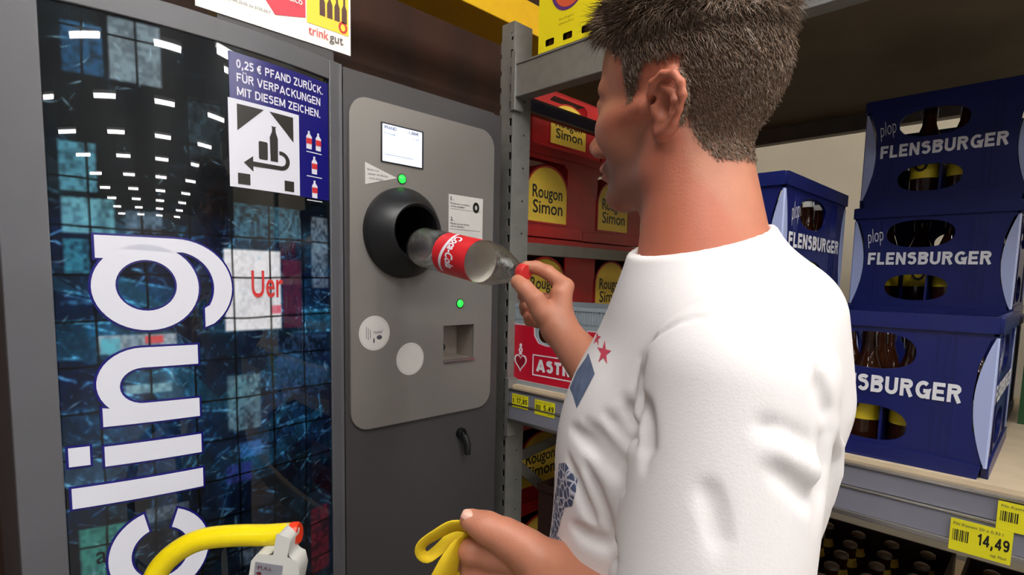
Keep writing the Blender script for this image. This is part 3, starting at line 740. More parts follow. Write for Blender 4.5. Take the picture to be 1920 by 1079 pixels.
bottle = make_bottle('beer_bottle', 'x', 'bottle', 'g', M_blab)
crateF = make_crate('beer_crate', 'blue beer crate with bright white FLENSBURGER lettering, nearest on the shelf edge at the right', CW, CD, HB, True, True)
crateF.location = (-.228, 1.20+CD/2, 1.180)
fill(crateF.location, CW, CD, bottle, 'swing-top bottle with yellow label inside the bright blue crate on the shelf edge', 'bottles in the nearest blue crate', 3, 4)
crM = make_crate('beer_crate', 'x', CW, CD, CH, True, False)
names = ('lowest blue crate of the stack of three behind the nearest crate, mostly hidden', 'middle dark blue crate of the stack of three, white plop and FLENSBURGER lettering', 'top dark blue crate of the stack of three, close under the upper shelf board')
gl = ('bottle with yellow label inside the lowest crate of the stack of three', 'bottle with yellow label seen through the grips of the middle crate of the stack', 'bottle seen through the grips of the top crate of the stack, bright wall behind')
for k in range(3):
    c = crM if k == 0 else copy_tree(crM)
    c.location = (-.238 + (0,-.002,.006)[k], 1.62+CD/2, 1.180+CH*k); c['label'] = names[k]
    if k: fill(c.location, CW, CD, bottle, gl[k], 'bottles in the %s crate of the stack' % ('lowest','middle','top')[k], 2 if k == 1 else 1, 4, sel=(lambda i, j: i != 1 or j == 1) if k == 1 else (lambda i, j: i in (1, 2)))
for k in range(2):
    c = copy_tree(crateF); c.location = (-.42-CW/2, 1.19+.215, 1.180+HB*k); c.scale = (1, 1.07, 1)
    c['label'] = ('blue crate under the angled one, left of the stack, behind the man', 'blue crate showing its long side with FLENSBURGER lettering, on top left of the stack')[k]
    fill((c.location[0], c.location[1], c.location[2]), CW, CD*1.05, bottle, ('bottle with yellow label in the lower crate left of the stack', 'white-stoppered bottle in the upper crate left of the stack of three')[k], 'bottles in the %s crate left of the stack' % ('lower','upper')[k], 5, 4, sel=lambda i, j: i == 3)
bpy.data.objects.remove
# --- grey and red crate on the left
M_cgrey = mat('crate_grey', rgb(150,160,168), .4, noise=.05)
M_ared = mat('red_crate_plate', rgb(196,22,48), .35)
def astra(loc):
    w, d, h = .40, .30, .245; th = .006
    t = thing('beer_crate', loc, 'light grey crate with red front plate, heart emblem and ASTRA lettering beside the post', 'crate')
    M = frame(Vector((0,-d/2+th,0)), *FRONT)
    grip = rrect(-.085, .085, .135, .190, .024)[::-1]
    p = part('front_wall', shape(R4(-w/2,w/2,0,h), [grip], th, M), M_cgrey, t, local=True, bevel=.001)
    part('side_wall', MB().box(-w/2,-w/2+th,-d/2+th,d/2,0,h), M_cgrey, t, local=True); part('side_wall', MB().box(w/2-th,w/2,-d/2+th,d/2,0,h), M_cgrey, t, local=True)
    part('rear_wall', MB().box(-w/2+th,w/2-th,d/2-th,d/2,0,h), M_cgrey, t, local=True); part('crate_floor', MB().box(-w/2+th,w/2-th,-d/2+th,d/2-th,0,.006), M_cgrey, t, local=True)
    part('rim', MB().box(-w/2-.003,w/2+.003,-d/2-.004,-d/2+.004,h-.010,h), M_cgrey, p, local=True, bevel=.001)
    for k in range(44):
        x = -w/2+.006+.009*k
        part('rib', MB().box(x,x+.0035,-d/2-.003,-d/2,.200,h-.010), M_cgrey, p, local=True)
    notch = [(.196,.012),(.196,.185),(.096,.185),(.094,.155),(.078,.135),(.05,.130),(-.05,.130),(-.078,.135),(-.094,.155),(-.096,.185),(-.196,.185),(-.196,.012)][::-1]
    pw = part('plate_border', shape(notch, (), .001, M @ Matrix.Translation((0,0,th))), mat('pale_border', rgb(205,200,205), .4), p, local=True)
    cx, cy = 0, .098
    part('red_plate', shape(grow(notch, -.0035), (), .0008, M @ Matrix.Translation((0,0,th+.001))), M_ared, pw, local=True)
    D = M @ Matrix.Translation((0,0,th+.0018))
    def heart(cx, cy, s):
        out = []
        for k in range(32):
            a = 2*PI*k/32; out.append((cx+s*16*math.sin(a)**3/16, cy+s*1.05*(13*math.cos(a)-5*math.cos(2*a)-2*math.cos(3*a)-math.cos(4*a))/15))
        return out
    part('emblem', join(shape(heart(-.150,.070,.026), [heart(-.150,.070,.021)[::-1]], .0008, D), shape(ell(-.150,.106,.008,.008), [ell(-.150,.106,.003,.003)], .0008, D), shape(ell(-.150,.120,.005,.006), (), .0008, D), shape(R4(-.156,-.144,.092,.098), (), .0008, D)), M_wlet, pw, local=True, label='white heart emblem')
    part('emblem_fill', shape(heart(-.150,.070,.019), (), .0008, D), mat('dark_red_print', rgb(140,10,35), .4), pw, local=True)
    part('lettering', block('ASTRA', .165, .036, D @ Matrix.Translation((-.083,.050,.001)), sw=.26), M_wlet, pw, local=True, label='white ASTRA lettering')
    part('lettering_frame', shape(R4(-.100,.105,.036,.099), [R4(-.0965,.1015,.0395,.0955)[::-1]], .0008, D), M_wlet, pw, local=True)
    return t
as_ = astra((-1.005, 1.20+.15, 1.180))
cap_bottle = make_bottle('beer_bottle', 'x', 'bottle', 'g', mat('bottle_label_red', rgb(180,30,40), .45), swing=False, low=True)
rows_all = 4
fill(as_.location, .40, .30, cap_bottle, 'dark capped bottle inside the grey and red crate', 'bottles in the grey and red crate', 2, 6, dz=.008)

# --- red lemonade crates behind the end frame, facing the aisle of the machine (+X)
def red_crate():
    w, d, h = .388, .30, .296; th = .006       # w along Y, label side faces +X
    t = thing('lemonade_crate', (0,0,0), 'x', 'crate', 'red crates stacked behind the shelf end')
    M = frame(Vector((d/2-th,0,0)), *SIDE)
    grip = [(-.085,.252),(-.105,.235),(-.105,.175),(-.095,.165),(.095,.165),(.105,.175),(.105,.235),(.085,.252)][::-1]
    arch = [(-.100,.050),(.100,.050),(.100,.130)] + [(.100*math.cos(math.radians(a)), .145+.085*math.sin(math.radians(a))) for a in range(0,181,12)] + [(-.100,.130)]
    p = part('label_wall', shape(R4(-w/2,w/2,0,h), [grip], th, M), M_red, t, local=True, bevel=.001)
    part('end_wall', MB().box(-d/2,d/2-th,-w/2,-w/2+th,0,h), M_red, t, local=True); part('end_wall', MB().box(-d/2,d/2-th,w/2-th,w/2,0,h), M_red, t, local=True)
    part('rear_wall', MB().box(-d/2,-d/2+th,-w/2+th,w/2-th,0,h), M_red, t, local=True); part('crate_floor', MB().box(-d/2+th,d/2-th,-w/2+th,w/2-th,0,.006), M_red, t, local=True)
    part('rim', MB().box(d/2,d/2+.005,-w/2,w/2,h-.028,h), M_red, p, local=True, bevel=.0015)
    part('base_band', MB().box(d/2,d/2+.004,-w/2+.003,w/2-.003,.0,.036), M_red, p, local=True, bevel=.0015)
    part('raised_border', shape(grow(arch,.006), [arch[::-1]], .004, M @ Matrix.Translation((0,0,th))), M_red, p, local=True, bevel=.001)
    l = part('label_plate', shape(arch, (), .002, M @ Matrix.Translation((0,0,th))), M_ylab, p, local=True, label='yellow arched label')
    D = M @ Matrix.Translation((0,0,th+.002))
    part('lettering', join(text('Rougon', .150, .040, D @ Matrix.Translation((-.075,.128,0)), bold=.015), text('Simon', .150, .042, D @ Matrix.Translation((-.072,.078,0)), bold=.015)), M_blkp, l, local=True, label='black lettering')
    return t
rc = None
pal = thing('pallet', (-1.42, 1.62, 0), 'wooden pallet under the red crates behind the shelf end', 'pallet')
for k in range(5): part('deck_board', MB().box(-1.60,-1.22,1.22+.165*k,1.33+.165*k,.118,.14), mat('pallet_wood', rgb(150,115,70), .8, noise=.2), pal)
for k in range(3): part('runner', MB().box(-1.60+.14*k,-1.50+.14*k,1.22,2.0,0,.118), MATS['pallet_wood'], pal)
M_pw = MATS['pallet_wood']
lv = ('lowest', 'second lowest', 'third', 'fourth', 'fifth', 'sixth', 'topmost')
for j in range(2):
    for k in range(7):
        c = rc if rc and False else (red_crate() if rc is None else copy_tree(rc))
        if rc is None: rc = c
        c.location = (-1.25-.155-(0 if j == 0 else .012), 1.412+.398*j, .14+.300*k)
        if k == 6: c.location = (-1.33-.06, 1.605+.398*j, .14+.300*k); c.scale = (.4, 1, .80)
        c['label'] = 'red crate with arched yellow label behind the shelf end, %s of the %s stack' % (lv[k], ('front', 'rear')[j])
# --- cartons on the upper shelf
M_vy = mat('carton_yellow', rgb(246,226,30), .45)
def carton(loc, lab):
    w, d, h = .206, .13, .26
    t = thing('malt_beer_carton', loc, lab, 'carton')
    hs = [rrect(-.078+.062*k, -.046+.062*k, .012, .030, .004, 3)[::-1] for k in range(3)]
    M = frame(Vector((0,-d/2,0)), *FRONT)
    f = part('front_face', shape(R4(-w/2,w/2,0,h), hs, .0015, M), M_vy, t, local=True)
    part('carton_sides', MB().faces([(-w/2,-d/2,0),(-w/2,-d/2,h),(-w/2,d/2,h),(-w/2,d/2,0),(w/2,-d/2,0),(w/2,-d/2,h),(w/2,d/2,h),(w/2,d/2,0)], [(0,1,2,3),(4,7,6,5),(3,2,6,7),(1,5,6,2),(0,3,7,4)]), M_vy, t, local=True)
    for k in range(3): part('bottle_base', MB().lathe([(.024,0),(.029,.004),(.030,.03),(.030,.12)], (-.062+.062*k,-d/2+.033,.002), n=16), M_glass, t, local=True, smooth=True)
    D = M @ Matrix.Translation((0,0,.0016)); Rr = Matrix.Rotation(math.radians(-12), 4, 'Z'); C0 = Matrix.Translation((.002,.158,0))
    e = part('oval_emblem', shape(ell(0,0,.062,.072), (), .0005, D @ C0 @ Rr), mat('emblem_purple', rgb(92,45,120), .4), f, local=True)
    part('emblem_gradient', shape(ell(.004,-.004,.054,.060), (), .0005, D @ C0 @ Rr @ Matrix.Translation((0,0,.0006))), mat('emblem_orange', rgb(225,95,60), .4), e, local=True)
    part('emblem_center', shape(ell(.010,.012,.052,.050), (), .0005, D @ C0 @ Rr @ Matrix.Translation((0,0,.0012))), M_wlet, e, local=True)
    part('lettering', join(text('Vita', .070, .042, D @ C0 @ Matrix.Translation((-.026,.012,.0018)) @ Matrix.Rotation(.16,4,'Z'), bold=.03), text('malz', .088, .030, D @ C0 @ Matrix.Translation((-.038,-.026,.0018)) @ Matrix.Rotation(.16,4,'Z'), bold=.04, shear=.2)), mat('emblem_blue', rgb(40,35,120), .4), e, local=True)
    for tt, zz in (('Das Original', .066), ('alkoholfrei', .054)): part('small_print', text(tt, .05, .006, D @ Matrix.Translation((-.03,zz,0)), bold=0), mat('olive_ink', rgb(170,150,30), .5), f, local=True)
    return t
carton((-.985, YF+.067, 2.118), 'yellow malt beer carton with oval emblem standing at the left end of the upper shelf')
c = carton((-.765, YF+.067, 2.118), 'yellow carton next right on the upper shelf, mostly hidden by the hair')
# --- yellow rack beam behind the machine
b = part('rack_beam', MB().box(-2.11,-1.90,.2,3.28,2.66,2.80), mat('rack_yellow', rgb(228,178,20), .4, noise=.04), bevel=.004, origin=(-2,1.7,2.66))
tag(b, 'yellow steel rack beam running above the machine in front of the brown wall', 'beam')
b = part('rack_post', MB().box(-2.13,-2.04,.1,.2,0,3.2), MATS['rack_yellow'], bevel=.003, origin=(-2.08,.15,0)); tag(b, 'yellow rack post behind the machine holding the yellow beam', 'post')
# --- things right of the stack
M_green = mat('green_crate', rgb(38,78,42), .45)
g = thing('green_crate', (.09, 1.93, 1.18), 'dark green crate on the shelf board at the right edge', 'crate')
part('crate_wall', MB().box(-.06,.24,1.78,1.786,1.18,1.43).box(-.06,-.054,1.786,2.08,1.18,1.43).box(.234,.24,1.786,2.08,1.18,1.43).box(-.054,.234,2.074,2.08,1.18,1.43), M_green, g)
part('rim', MB().box(-.066,.246,1.774,1.780,1.40,1.43).box(-.066,-.060,1.78,2.086,1.40,1.43), M_green, g, bevel=.001)
part('grip', MB().box(.03,.15,1.776,1.779,1.33,1.37), M_blk2, g)
# --- lower level: crates with capped bottles under the price rail
M_cbrown = mat('crate_dark_brown', rgb(46,26,20), .5)
M_dred = mat('crate_dark_red', rgb(120,22,26), .45)
def open_crate(loc, w, d, h, m, lab):
    t = thing('bottle_crate', loc, lab, 'crate'); th = .006
    M = frame(Vector((0,-d/2+th,0)), *FRONT)
    part('front_wall', shape(R4(-w/2,w/2,0,h), [rrect(-.07,.07,h-.08,h-.035,.018)[::-1]], th, M), m, t, local=True, bevel=.001)
    part('side_wall', MB().box(-w/2,-w/2+th,-d/2+th,d/2,0,h), m, t, local=True); part('side_wall', MB().box(w/2-th,w/2,-d/2+th,d/2,0,h), m, t, local=True)
    part('rear_wall', MB().box(-w/2+th,w/2-th,d/2-th,d/2,0,h), m, t, local=True); part('crate_floor', MB().box(-w/2+th,w/2-th,-d/2+th,d/2-th,0,.006), m, t, local=True)
    part('rim', MB().box(-w/2-.004,w/2+.004,-d/2-.004,-d/2,h-.02,h), m, t, local=True, bevel=.001)
    return t
rows_all = 5
specs = [(-.62,.64+.0,M_dred,'dark red crate of bottles on the lower shelf, below the back of the man'), (-.29,.64,M_cbrown,'dark brown bottle crate on the lower shelf, under the left part of the price rail'),
         (.04,.64,M_cbrown,'dark brown bottle crate on the lower shelf, under the 14,49 price tag'), (-.95,.64,M_cbrown,'dark brown bottle crate on the lower shelf, next to the post')]
gn = ('red crate behind the back of the man', 'first brown crate right of the man', 'brown crate under the large price tag', 'brown crate next to the post')
capb = make_bottle('beer_bottle', 'x', 'bottle', 'g', mat('bottle_label_gold', rgb(190,160,60), .45), swing=False, low=True)
for i, (x, z, mm, lab) in enumerate(specs):
    c = open_crate((x, 1.44, z), .31, .40, .235, mm, lab)
    fill(c.location, .31, .40, capb, 'capped brown bottle standing in the %s' % gn[i], 'bottles in the '+gn[i], 5, 4, dz=.0065+.10 if False else .007)
for p in (bottle, cap_bottle, capb):
    for ch in [q for q in p.children_recursive]: bpy.data.objects.remove(ch)
    bpy.data.objects.remove(p)
#%%MAN
# ------------------------------------------------------------------ smooth solid modelling helpers (implicit surfaces -> quads)
def _v(p): return np.array(p, dtype=np.float32)
def s_cap(P, a, b, ra, rb=None):
    rb = ra if rb is None else rb; a = _v(a); b = _v(b); ba = b-a
    t = np.clip(((P-a)@ba)/max(float(ba@ba), 1e-9), 0, 1)
    return np.linalg.norm(P-a-t[:,None]*ba, axis=1) - (ra+(rb-ra)*t)
def s_ell(P, c, r, R=None):
    q = P-_v(c)
    if R is not None: q = q@R
    r = _v(r); k0 = np.linalg.norm(q/r, axis=1); k1 = np.linalg.norm(q/(r*r), axis=1)
    return k0*(k0-1)/np.maximum(k1, 1e-6)
def smin(a, b, k):
    h = np.clip(.5+.5*(b-a)/k, 0, 1); return b*(1-h)+a*h-k*h*(1-h)
def ssub(a, b, k): return -smin(-a, b, k)           # a minus b
def s_poly(P, pts, rs, k=None):
    d = None; rs = rs if isinstance(rs, (list, tuple)) else [rs]*len(pts)
    for i in range(len(pts)-1):
        e = s_cap(P, pts[i], pts[i+1], rs[i], rs[i+1]); d = e if d is None else (smin(d, e, k) if k else np.minimum(d, e))
    return d
def polygonize(fn, lo, hi, h, name='body'):
    lo = np.array(lo, float); hi = np.array(hi, float); C4 = 4
    n = (np.ceil((hi-lo)/h/C4).astype(int)+1)*C4; nc = n//C4
    g = np.stack(np.meshgrid(*[np.arange(k) for k in nc], indexing='ij'), -1).reshape(-1, 3)
    cc = lo+(g*C4+(C4-1)/2)*h
    fc = fn(cc.astype(np.float32))
    act = np.abs(fc) < h*C4*1.6
    fld = np.repeat(np.repeat(np.repeat(fc.reshape(nc), C4, 0), C4, 1), C4, 2).astype(np.float32)
    ga = g[act]; off = np.stack(np.meshgrid(*[np.arange(C4)]*3, indexing='ij'), -1).reshape(-1, 3)
    gi = (ga[:,None,:]*C4+off[None]).reshape(-1, 3)
    vals = np.empty(len(gi), np.float32)
    for s in range(0, len(gi), 400000):
        vals[s:s+400000] = fn((lo+gi[s:s+400000]*h).astype(np.float32))
    fld[gi[:,0], gi[:,1], gi[:,2]] = vals
    ins = fld < 0
    s8 = sum(ins[a:n[0]-1+a, b:n[1]-1+b, c:n[2]-1+c].astype(np.int8) for a in (0,1) for b in (0,1) for c in (0,1))
    cells = np.argwhere((s8 > 0) & (s8 < 8))
    acc = np.zeros((len(cells), 3)); cnt = np.zeros(len(cells))
    for ax in range(3):
        o1, o2 = [k for k in range(3) if k != ax]
        for a in (0,1):
            for b in (0,1):
                p = cells.copy(); p[:,o1] += a; p[:,o2] += b; q = p.copy(); q[:,ax] += 1
                v0 = fld[p[:,0],p[:,1],p[:,2]]; v1 = fld[q[:,0],q[:,1],q[:,2]]
                m = (v0 < 0) != (v1 < 0); t = np.where(m, v0/np.where(m, v0-v1, 1), 0)
                pos = p.astype(float); pos[:,ax] += t
                acc[m] += pos[m]; cnt[m] += 1
    vert = lo+(acc/cnt[:,None])*h
    idx = -np.ones(n-1, np.int64); idx[cells[:,0],cells[:,1],cells[:,2]] = np.arange(len(cells))
    quads = []
    for ax in range(3):
        o1, o2 = [(1,2),(2,0),(0,1)][ax]
        sl0 = [slice(0,k) for k in n]; sl1 = [slice(0,k) for k in n]; sl0[ax] = slice(0,n[ax]-1); sl1[ax] = slice(1,n[ax])
        a = ins[tuple(sl0)]; b = ins[tuple(sl1)]
        e = np.argwhere(a != b); e = e[(e[:,o1] > 0) & (e[:,o2] > 0) & (e[:,o1] < n[o1]-1) & (e[:,o2] < n[o2]-1)]
        flip = a[e[:,0],e[:,1],e[:,2]]
        def c(d1, d2):
            q = e.copy(); q[:,o1] -= d1; q[:,o2] -= d2; return idx[q[:,0],q[:,1],q[:,2]]
        Q = np.stack([c(1,1), c(0,1), c(0,0), c(1,0)], 1)
        Q = np.where(flip[:,None], Q, Q[:,::-1]); quads.append(Q[(Q >= 0).all(1)])
    Q = np.concatenate(quads)
    me = bpy.data.meshes.new(name); me.vertices.add(len(vert)); me.vertices.foreach_set('co', vert.astype(np.float32).ravel())
    me.loops.add(Q.size); me.loops.foreach_set('vertex_index', Q.ravel().astype(np.int32))
    me.polygons.add(len(Q)); me.polygons.foreach_set('loop_start', np.arange(0, Q.size, 4, dtype=np.int32)); me.update(calc_edges=True)
    return me, vert
def march(fn, x, y, d0=.25, d1=1.4, fallback=None):
    """first point of the surface on the line through a picture point"""
    r = ray(x, y); L = r.length; d = d0
    for _ in range(90):
        p = CP + r*d; v = float(fn(np.array([p], dtype=np.float32))[0])
        if v < 4e-4: return p
        d += max(v*.8, 3e-4)/L
        if d > d1: break
    return fallback
V = lambda p: np.array(p, float)
def px(x, y, d): return np.array(atd(x, y, d))

# ------------------------------------------------------------------ the man
T0 = np.array((-.285, .575, 0.)); Fd = np.array((-.81, -.586, 0)); Ld = np.array((.586, -.81, 0)); Ud = np.array((0, 0, 1.))
def tl(f, l, z): return T0 + Fd*f + Ld*l + Ud*z
RT = np.stack([Fd, Ld, Ud], 1).astype(np.float32)
HO = np.array(atd(*HEADPX)); 
def haxes(yaw, pit, rol):
    f = np.array([math.cos(yaw)*math.cos(pit), math.sin(yaw)*math.cos(pit), math.sin(pit)])
    l = np.cross([0,0,1], f); l /= np.linalg.norm(l); u = np.cross(f, l)
    return f, l*math.cos(rol)+u*math.sin(rol), u*math.cos(rol)-l*math.sin(rol)
Hf, Hl, Hu = haxes(*[math.radians(a) for a in HEADROT])
HR = np.stack([Hf/1.08, Hl, Hu], 1).astype(np.float32)
def hl(x, y, z): return HO + Hf*x + Hl*y + Hu*z
NB_ = px(1322, 525, .585)      # root of the neck
SHL = px(1378, 690, .445); ELL = px(1290, 1330, .43); WRL = px(1048, 1088, .575)
SHR = np.array((-.395, .705, 1.43)); ELR = px(1200, 800, .82); WRR = px(1052, 622, .955)

def head_sdf(Pw):
    P = (Pw-HO.astype(np.float32))@HR
    A = np.abs(P[:,1]); PS = P.copy(); PS[:,1] = A          # mirrored half
    d = s_ell(P, (-.008,0,.036), (.084,.075,.088))
    d = smin(d, s_ell(P, (-.028,0,.014), (.044,.057,.050)), .03)
    d = smin(d, s_ell(P, (.028,0,.038), (.064,.060,.062)), .02)
    d = smin(d, s_ell(P, (.030,0,-.035), (.056,.055,.074)), .025)
    d = smin(d, s_ell(P, (.030,0,-.074), (.050,.040,.034)), .02)
    d = smin(d, s_cap(PS, (-.008,.050,-.040), (.000,.050,-.072), .012, .012), .022)
    d = smin(d, s_cap(PS, (.000,.050,-.072), (.066,.012,-.102), .013, .013), .02)
    d = smin(d, s_ell(P, (.073,0,-.099), (.019,.021,.016)), .014)
    d = smin(d, s_cap(PS, (.086,.004,.020), (.070,.042,.018), .009, .008), .014)     # brow
    d = smin(d, s_ell(PS, (.058,.043,-.026), (.023,.016,.024)), .02)                  # cheekbone
    d = smin(d, s_cap(PS, (.050,.052,-.018), (.010,.070,-.010), .008, .006), .018)
    d = smin(d, s_cap(P, (.086,0,.010), (.106,0,-.036), .0075, .009), .010)           # nose bridge
    d = smin(d, s_ell(P, (.107,0,-.040), (.0125,.0115,.0105)), .007)
    d = smin(d, s_ell(PS, (.098,.012,-.045), (.011,.0065,.008)), .005)
    d = ssub(d, s_ell(PS, (.104,.0065,-.0525), (.006,.0032,.004)), .003)
    d = ssub(d, s_ell(PS, (.092,.031,.002), (.016,.019,.011)), .010)                  # socket
    d = smin(d, s_ell(PS, (.073,.031,.001), (.0142,.0155,.0140)), .004)               # closed in lids
    d = ssub(d, s_cap(PS, (.0885,.022,-.001), (.0835,.040,-.001), .0030), .002)
    d = smin(d, s_ell(P, (.083,0,-.068), (.014,.026,.013)), .012)                     # muzzle
    d = smin(d, s_ell(P, (.0900,0,-.0655), (.0075,.021,.0050)), .004)
    d = smin(d, s_ell(P, (.0885,0,-.0765), (.0080,.019,.0060)), .004)
    d = ssub(d, s_cap(PS, (.1010,.0,-.0710), (.085,.026,-.0715), .0016), .002)
    d = ssub(d, s_ell(P, (.097,0,-.087), (.010,.018,.005)), .008)
    # neck
    nb = ((NB_-HO)@HR)
    nk = s_cap(P, (-.010,0,-.040), (nb[0]+.002, nb[1], nb[2]), .047, .065)
    nk = smin(nk, s_cap(P, (-.020,0,-.038), (nb[0]-.008, nb[1], nb[2]), .027, .044), .03)
    nk = smin(nk, s_cap(P, (-.018,.058,-.045), (nb[0]+.040, nb[1]+.018, nb[2]-.005), .013, .014), .02)
    nk = smin(nk, s_cap(P, (-.018,-.058,-.045), (nb[0]+.040, nb[1]-.018, nb[2]-.005), .013, .014), .02)
    nk = smin(nk, s_ell(P, (nb[0]*.5+.030,nb[1]*.5,-.118), (.016,.014,.020)), .03)
    d = smin(d, nk, .022)
    # ears
    def e(u, v, w=0): return (-.021+u*1.20, .0765+w*.9-.20*u, -.013+v*.77)
    E_ = [(.012,.004,.0),(.0155,.016,.004),(.012,.028,.008),(.002,.035,.010),(-.009,.032,.012),(-.016,.020,.014),(-.0175,.006,.013),(-.013,-.009,.010),(-.007,-.021,.006),(.000,-.030,.003),(.007,-.032,.000),(.0105,-.025,-.002),(.010,-.014,-.002)]
    ear = s_poly(PS, [e(*q) for q in E_], [.0034,.0034,.0036,.0038,.0038,.0038,.0037,.0036,.0038,.0048,.0050,.0042,.0035], .003)
    plate = s_ell(PS, e(-.002,.003,.001), (.0165,.0045,.032))
    ear = smin(ear, plate, .004)
    ear = smin(ear, s_poly(PS, [e(.004,.022,.006), e(-.006,.014,.010), e(-.0095,.002,.010), e(-.006,-.010,.007), e(.002,-.017,.004)], .0030, .003), .003)
    ear = ssub(ear, s_ell(PS, e(.002,-.001,.0085), (.0085,.0080,.0115)), .003)
    ear = ssub(ear, s_poly(PS, [e(.009,.022,.0085), e(.000,.029,.012), e(-.010,.020,.0155), e(-.0135,.004,.0155), e(-.010,-.010,.012)], .0018, .002), .002)
    ear = smin(ear, s_cap(PS, e(.0125,-.001,.003), e(.0115,-.008,.003), .0034, .0034), .004)
    d = smin(d, ear, .006)
    d = ssub(d, s_cap(PS, (-.006,.084,-.006), (-.004,.066,-.007), .0038), .002)
    return d
def arm_r(P):
    d = s_cap(P, SHR, ELR, .052, .042)
    m_ = ELR*.62+WRR*.38
    d = smin(d, s_poly(P, [ELR, m_, WRR], [.041,.042,.0290], .02), .02)
    q = lambda x, y, z: px(x, y, z)
    palm = s_cap(P, q(1048,612,.955), q(1052,556,.962), .0260, .0195)
    palm = smin(palm, s_cap(P, q(1046,606,.965), q(1040,570,.985), .021, .015), .015)
    palm = smin(palm, s_cap(P, q(1032,606,.975), q(1028,588,.99), .016, .013), .015)
    palm = smin(palm, s_cap(P, q(1036,604,.95), q(1014,582,.95), .0195, .0145), .014)
    d = smin(d, palm, .02)
    idx = s_poly(P, [q(1052,550,.962), q(1060,538,.965), q(1027,511,.985), q(1005,502,.992), q(987,500,.992)], [.0165,.0150,.0128,.0118,.0100], .004)
    thm = s_poly(P, [q(1018,588,.948), q(1004,563,.948), q(984,541,.962), q(971,529,.975)], [.0190,.0165,.0148,.0128], .004)
    d = smin(d, idx, .007); d = smin(d, thm, .009)
    mid = s_poly(P, [q(1040,566,.985), q(1012,560,1.02), q(988,562,1.015), q(980,556,.998)], [.0140,.0118,.0108,.0095], .003)
    rng = s_poly(P, [q(1034,584,.995), q(1006,585,1.03), q(986,585,1.02), q(982,575,1.002)], [.0130,.0112,.0102,.0090], .003)
    pnk = s_poly(P, [q(1030,602,.995), q(1008,606,1.02), q(992,603,1.012), q(988,594,1.0)], [.0115,.0096,.0088,.0078], .003)
    for f in (mid, rng, pnk): d = smin(d, f, .0035)
    # nail and skin creases
    d = ssub(d, s_ell(P, q(966,526,.966), (.0035,.0035,.0035)), .002) if False else d
    return d
def arm_l(P):
    d = s_cap(P, SHL, ELL, .055, .043)
    m_ = ELL*.6+WRL*.4
    d = smin(d, s_poly(P, [ELL, m_, WRL], [.043,.043,.0315], .02), .02)
    q = lambda x, y, z: px(x, y, z)
    palm = s_cap(P, q(1045,1078,.585), q(968,1045,.605), .0260, .0175)
    palm = smin(palm, s_cap(P, q(1050,1095,.59), q(975,1090,.615), .024, .0165), .015)
    palm = smin(palm, s_cap(P, q(1052,1110,.595), q(990,1130,.62), .021, .015), .015)
    palm = smin(palm, s_cap(P, q(1035,1062,.58), q(968,1018,.588), .0215, .0165), .014)
    d = smin(d, palm, .022)
    thm = s_poly(P, [q(985,1032,.588), q(945,1006,.590), q(912,990,.594), q(884,977,.598)], [.0220,.0185,.0165,.0128], .006)
    idx = s_poly(P, [q(968,1045,.605), q(925,1038,.606), q(884,1034,.610), q(878,1062,.632), q(900,1078,.646)], [.0200,.0180,.0145,.0115,.0095], .004)
    mid = s_poly(P, [q(972,1080,.610), q(925,1076,.612), q(888,1076,.618), q(888,1095,.640), q(912,1108,.650)], [.0190,.0160,.0135,.0110,.0092], .003)
    rng = s_poly(P, [q(980,1110,.615), q(935,1110,.62), q(900,1112,.625), q(900,1128,.645), q(925,1138,.655)], [.0165,.0140,.0120,.0100,.0088], .003)
    pnk = s_poly(P, [q(992,1135,.62), q(955,1140,.625), q(925,1142,.63), q(925,1156,.648), q(945,1165,.655)], [.0130,.0098,.0090,.0082,.0070], .003)
    d = smin(d, thm, .010)
    for f in (idx, mid, rng, pnk): d = smin(d, f, .0035)
    return d
def trunk(P):
    q = (P-T0.astype(np.float32))@RT
    d = s_ell(q, (.0,0,1.30), (.105,.155,.20)); d = smin(d, s_ell(q, (.015,0,1.08), (.10,.14,.18)), .05)
    d = smin(d, s_ell(q, (0,0,.93), (.10,.15,.13)), .05)
    d = smin(d, s_cap(P, SHL, NB_+np.array((0,0,-.03)), .04, .04), .03); d = smin(d, s_cap(P, SHR, NB_+np.array((0,0,-.03)), .04, .04), .03)
    for s in (1,-1): d = smin(d, s_poly(q, [(0,.085*s,.90),(.01,.10*s,.50),(-.01,.11*s,.10)], [.085,.055,.042], .03), .04)
    return d
def shirt0(P):
    q = (P-T0.astype(np.float32))@RT
    d = s_ell(q, (.0,.0,1.33), (.112,.155,.20))
    d = smin(d, s_ell(q, (.052,-.005,1.29), (.100,.13,.16)), .05)       # chest
    d = smin(d, s_ell(q, (-.030,.02,1.34), (.096,.14,.17)), .05)      # back
    d = smin(d, s_ell(q, (.026,.005,1.08), (.146,.165,.20)), .06)
    d = smin(d, s_ell(q, (.005,0,.93), (.130,.170,.11)), .05)
    d = smin(d, s_cap(P, NB_+Fd*.012+np.array((0,0,-.035)), SHR+Fd*.025+np.array((0,0,-.012)), .062, .066), .05)
    d = smin(d, s_cap(P, NB_+np.array((0,0,-.040)), SHL+np.array((.005,.03,-.008)), .062, .058), .06)
    d = smin(d, s_cap(P, px(1462,602,.57), px(1484,740,.58), .061, .055), .04)
    d = np.maximum(d, -(q[:,2]-.86))
    sl = s_cap(P, SHL+(SHL-ELL)*(-.06), SHL+(ELL-SHL)*.92, .0735, .0745)
    d = smin(d, sl, .018)
    sr = s_cap(P, SHR, SHR+(ELR-SHR)*.80, .066, .064); d = smin(d, sr, .03)
    return d
def neckhole(P):
    return s_cap(P, NT_, NB_, .0600, .0700)
NT_ = px(1300, 330, .59)
CA_, CB_, CC_ = px(1195,492,.535), px(1325,468,.515), px(1442,424,.56)
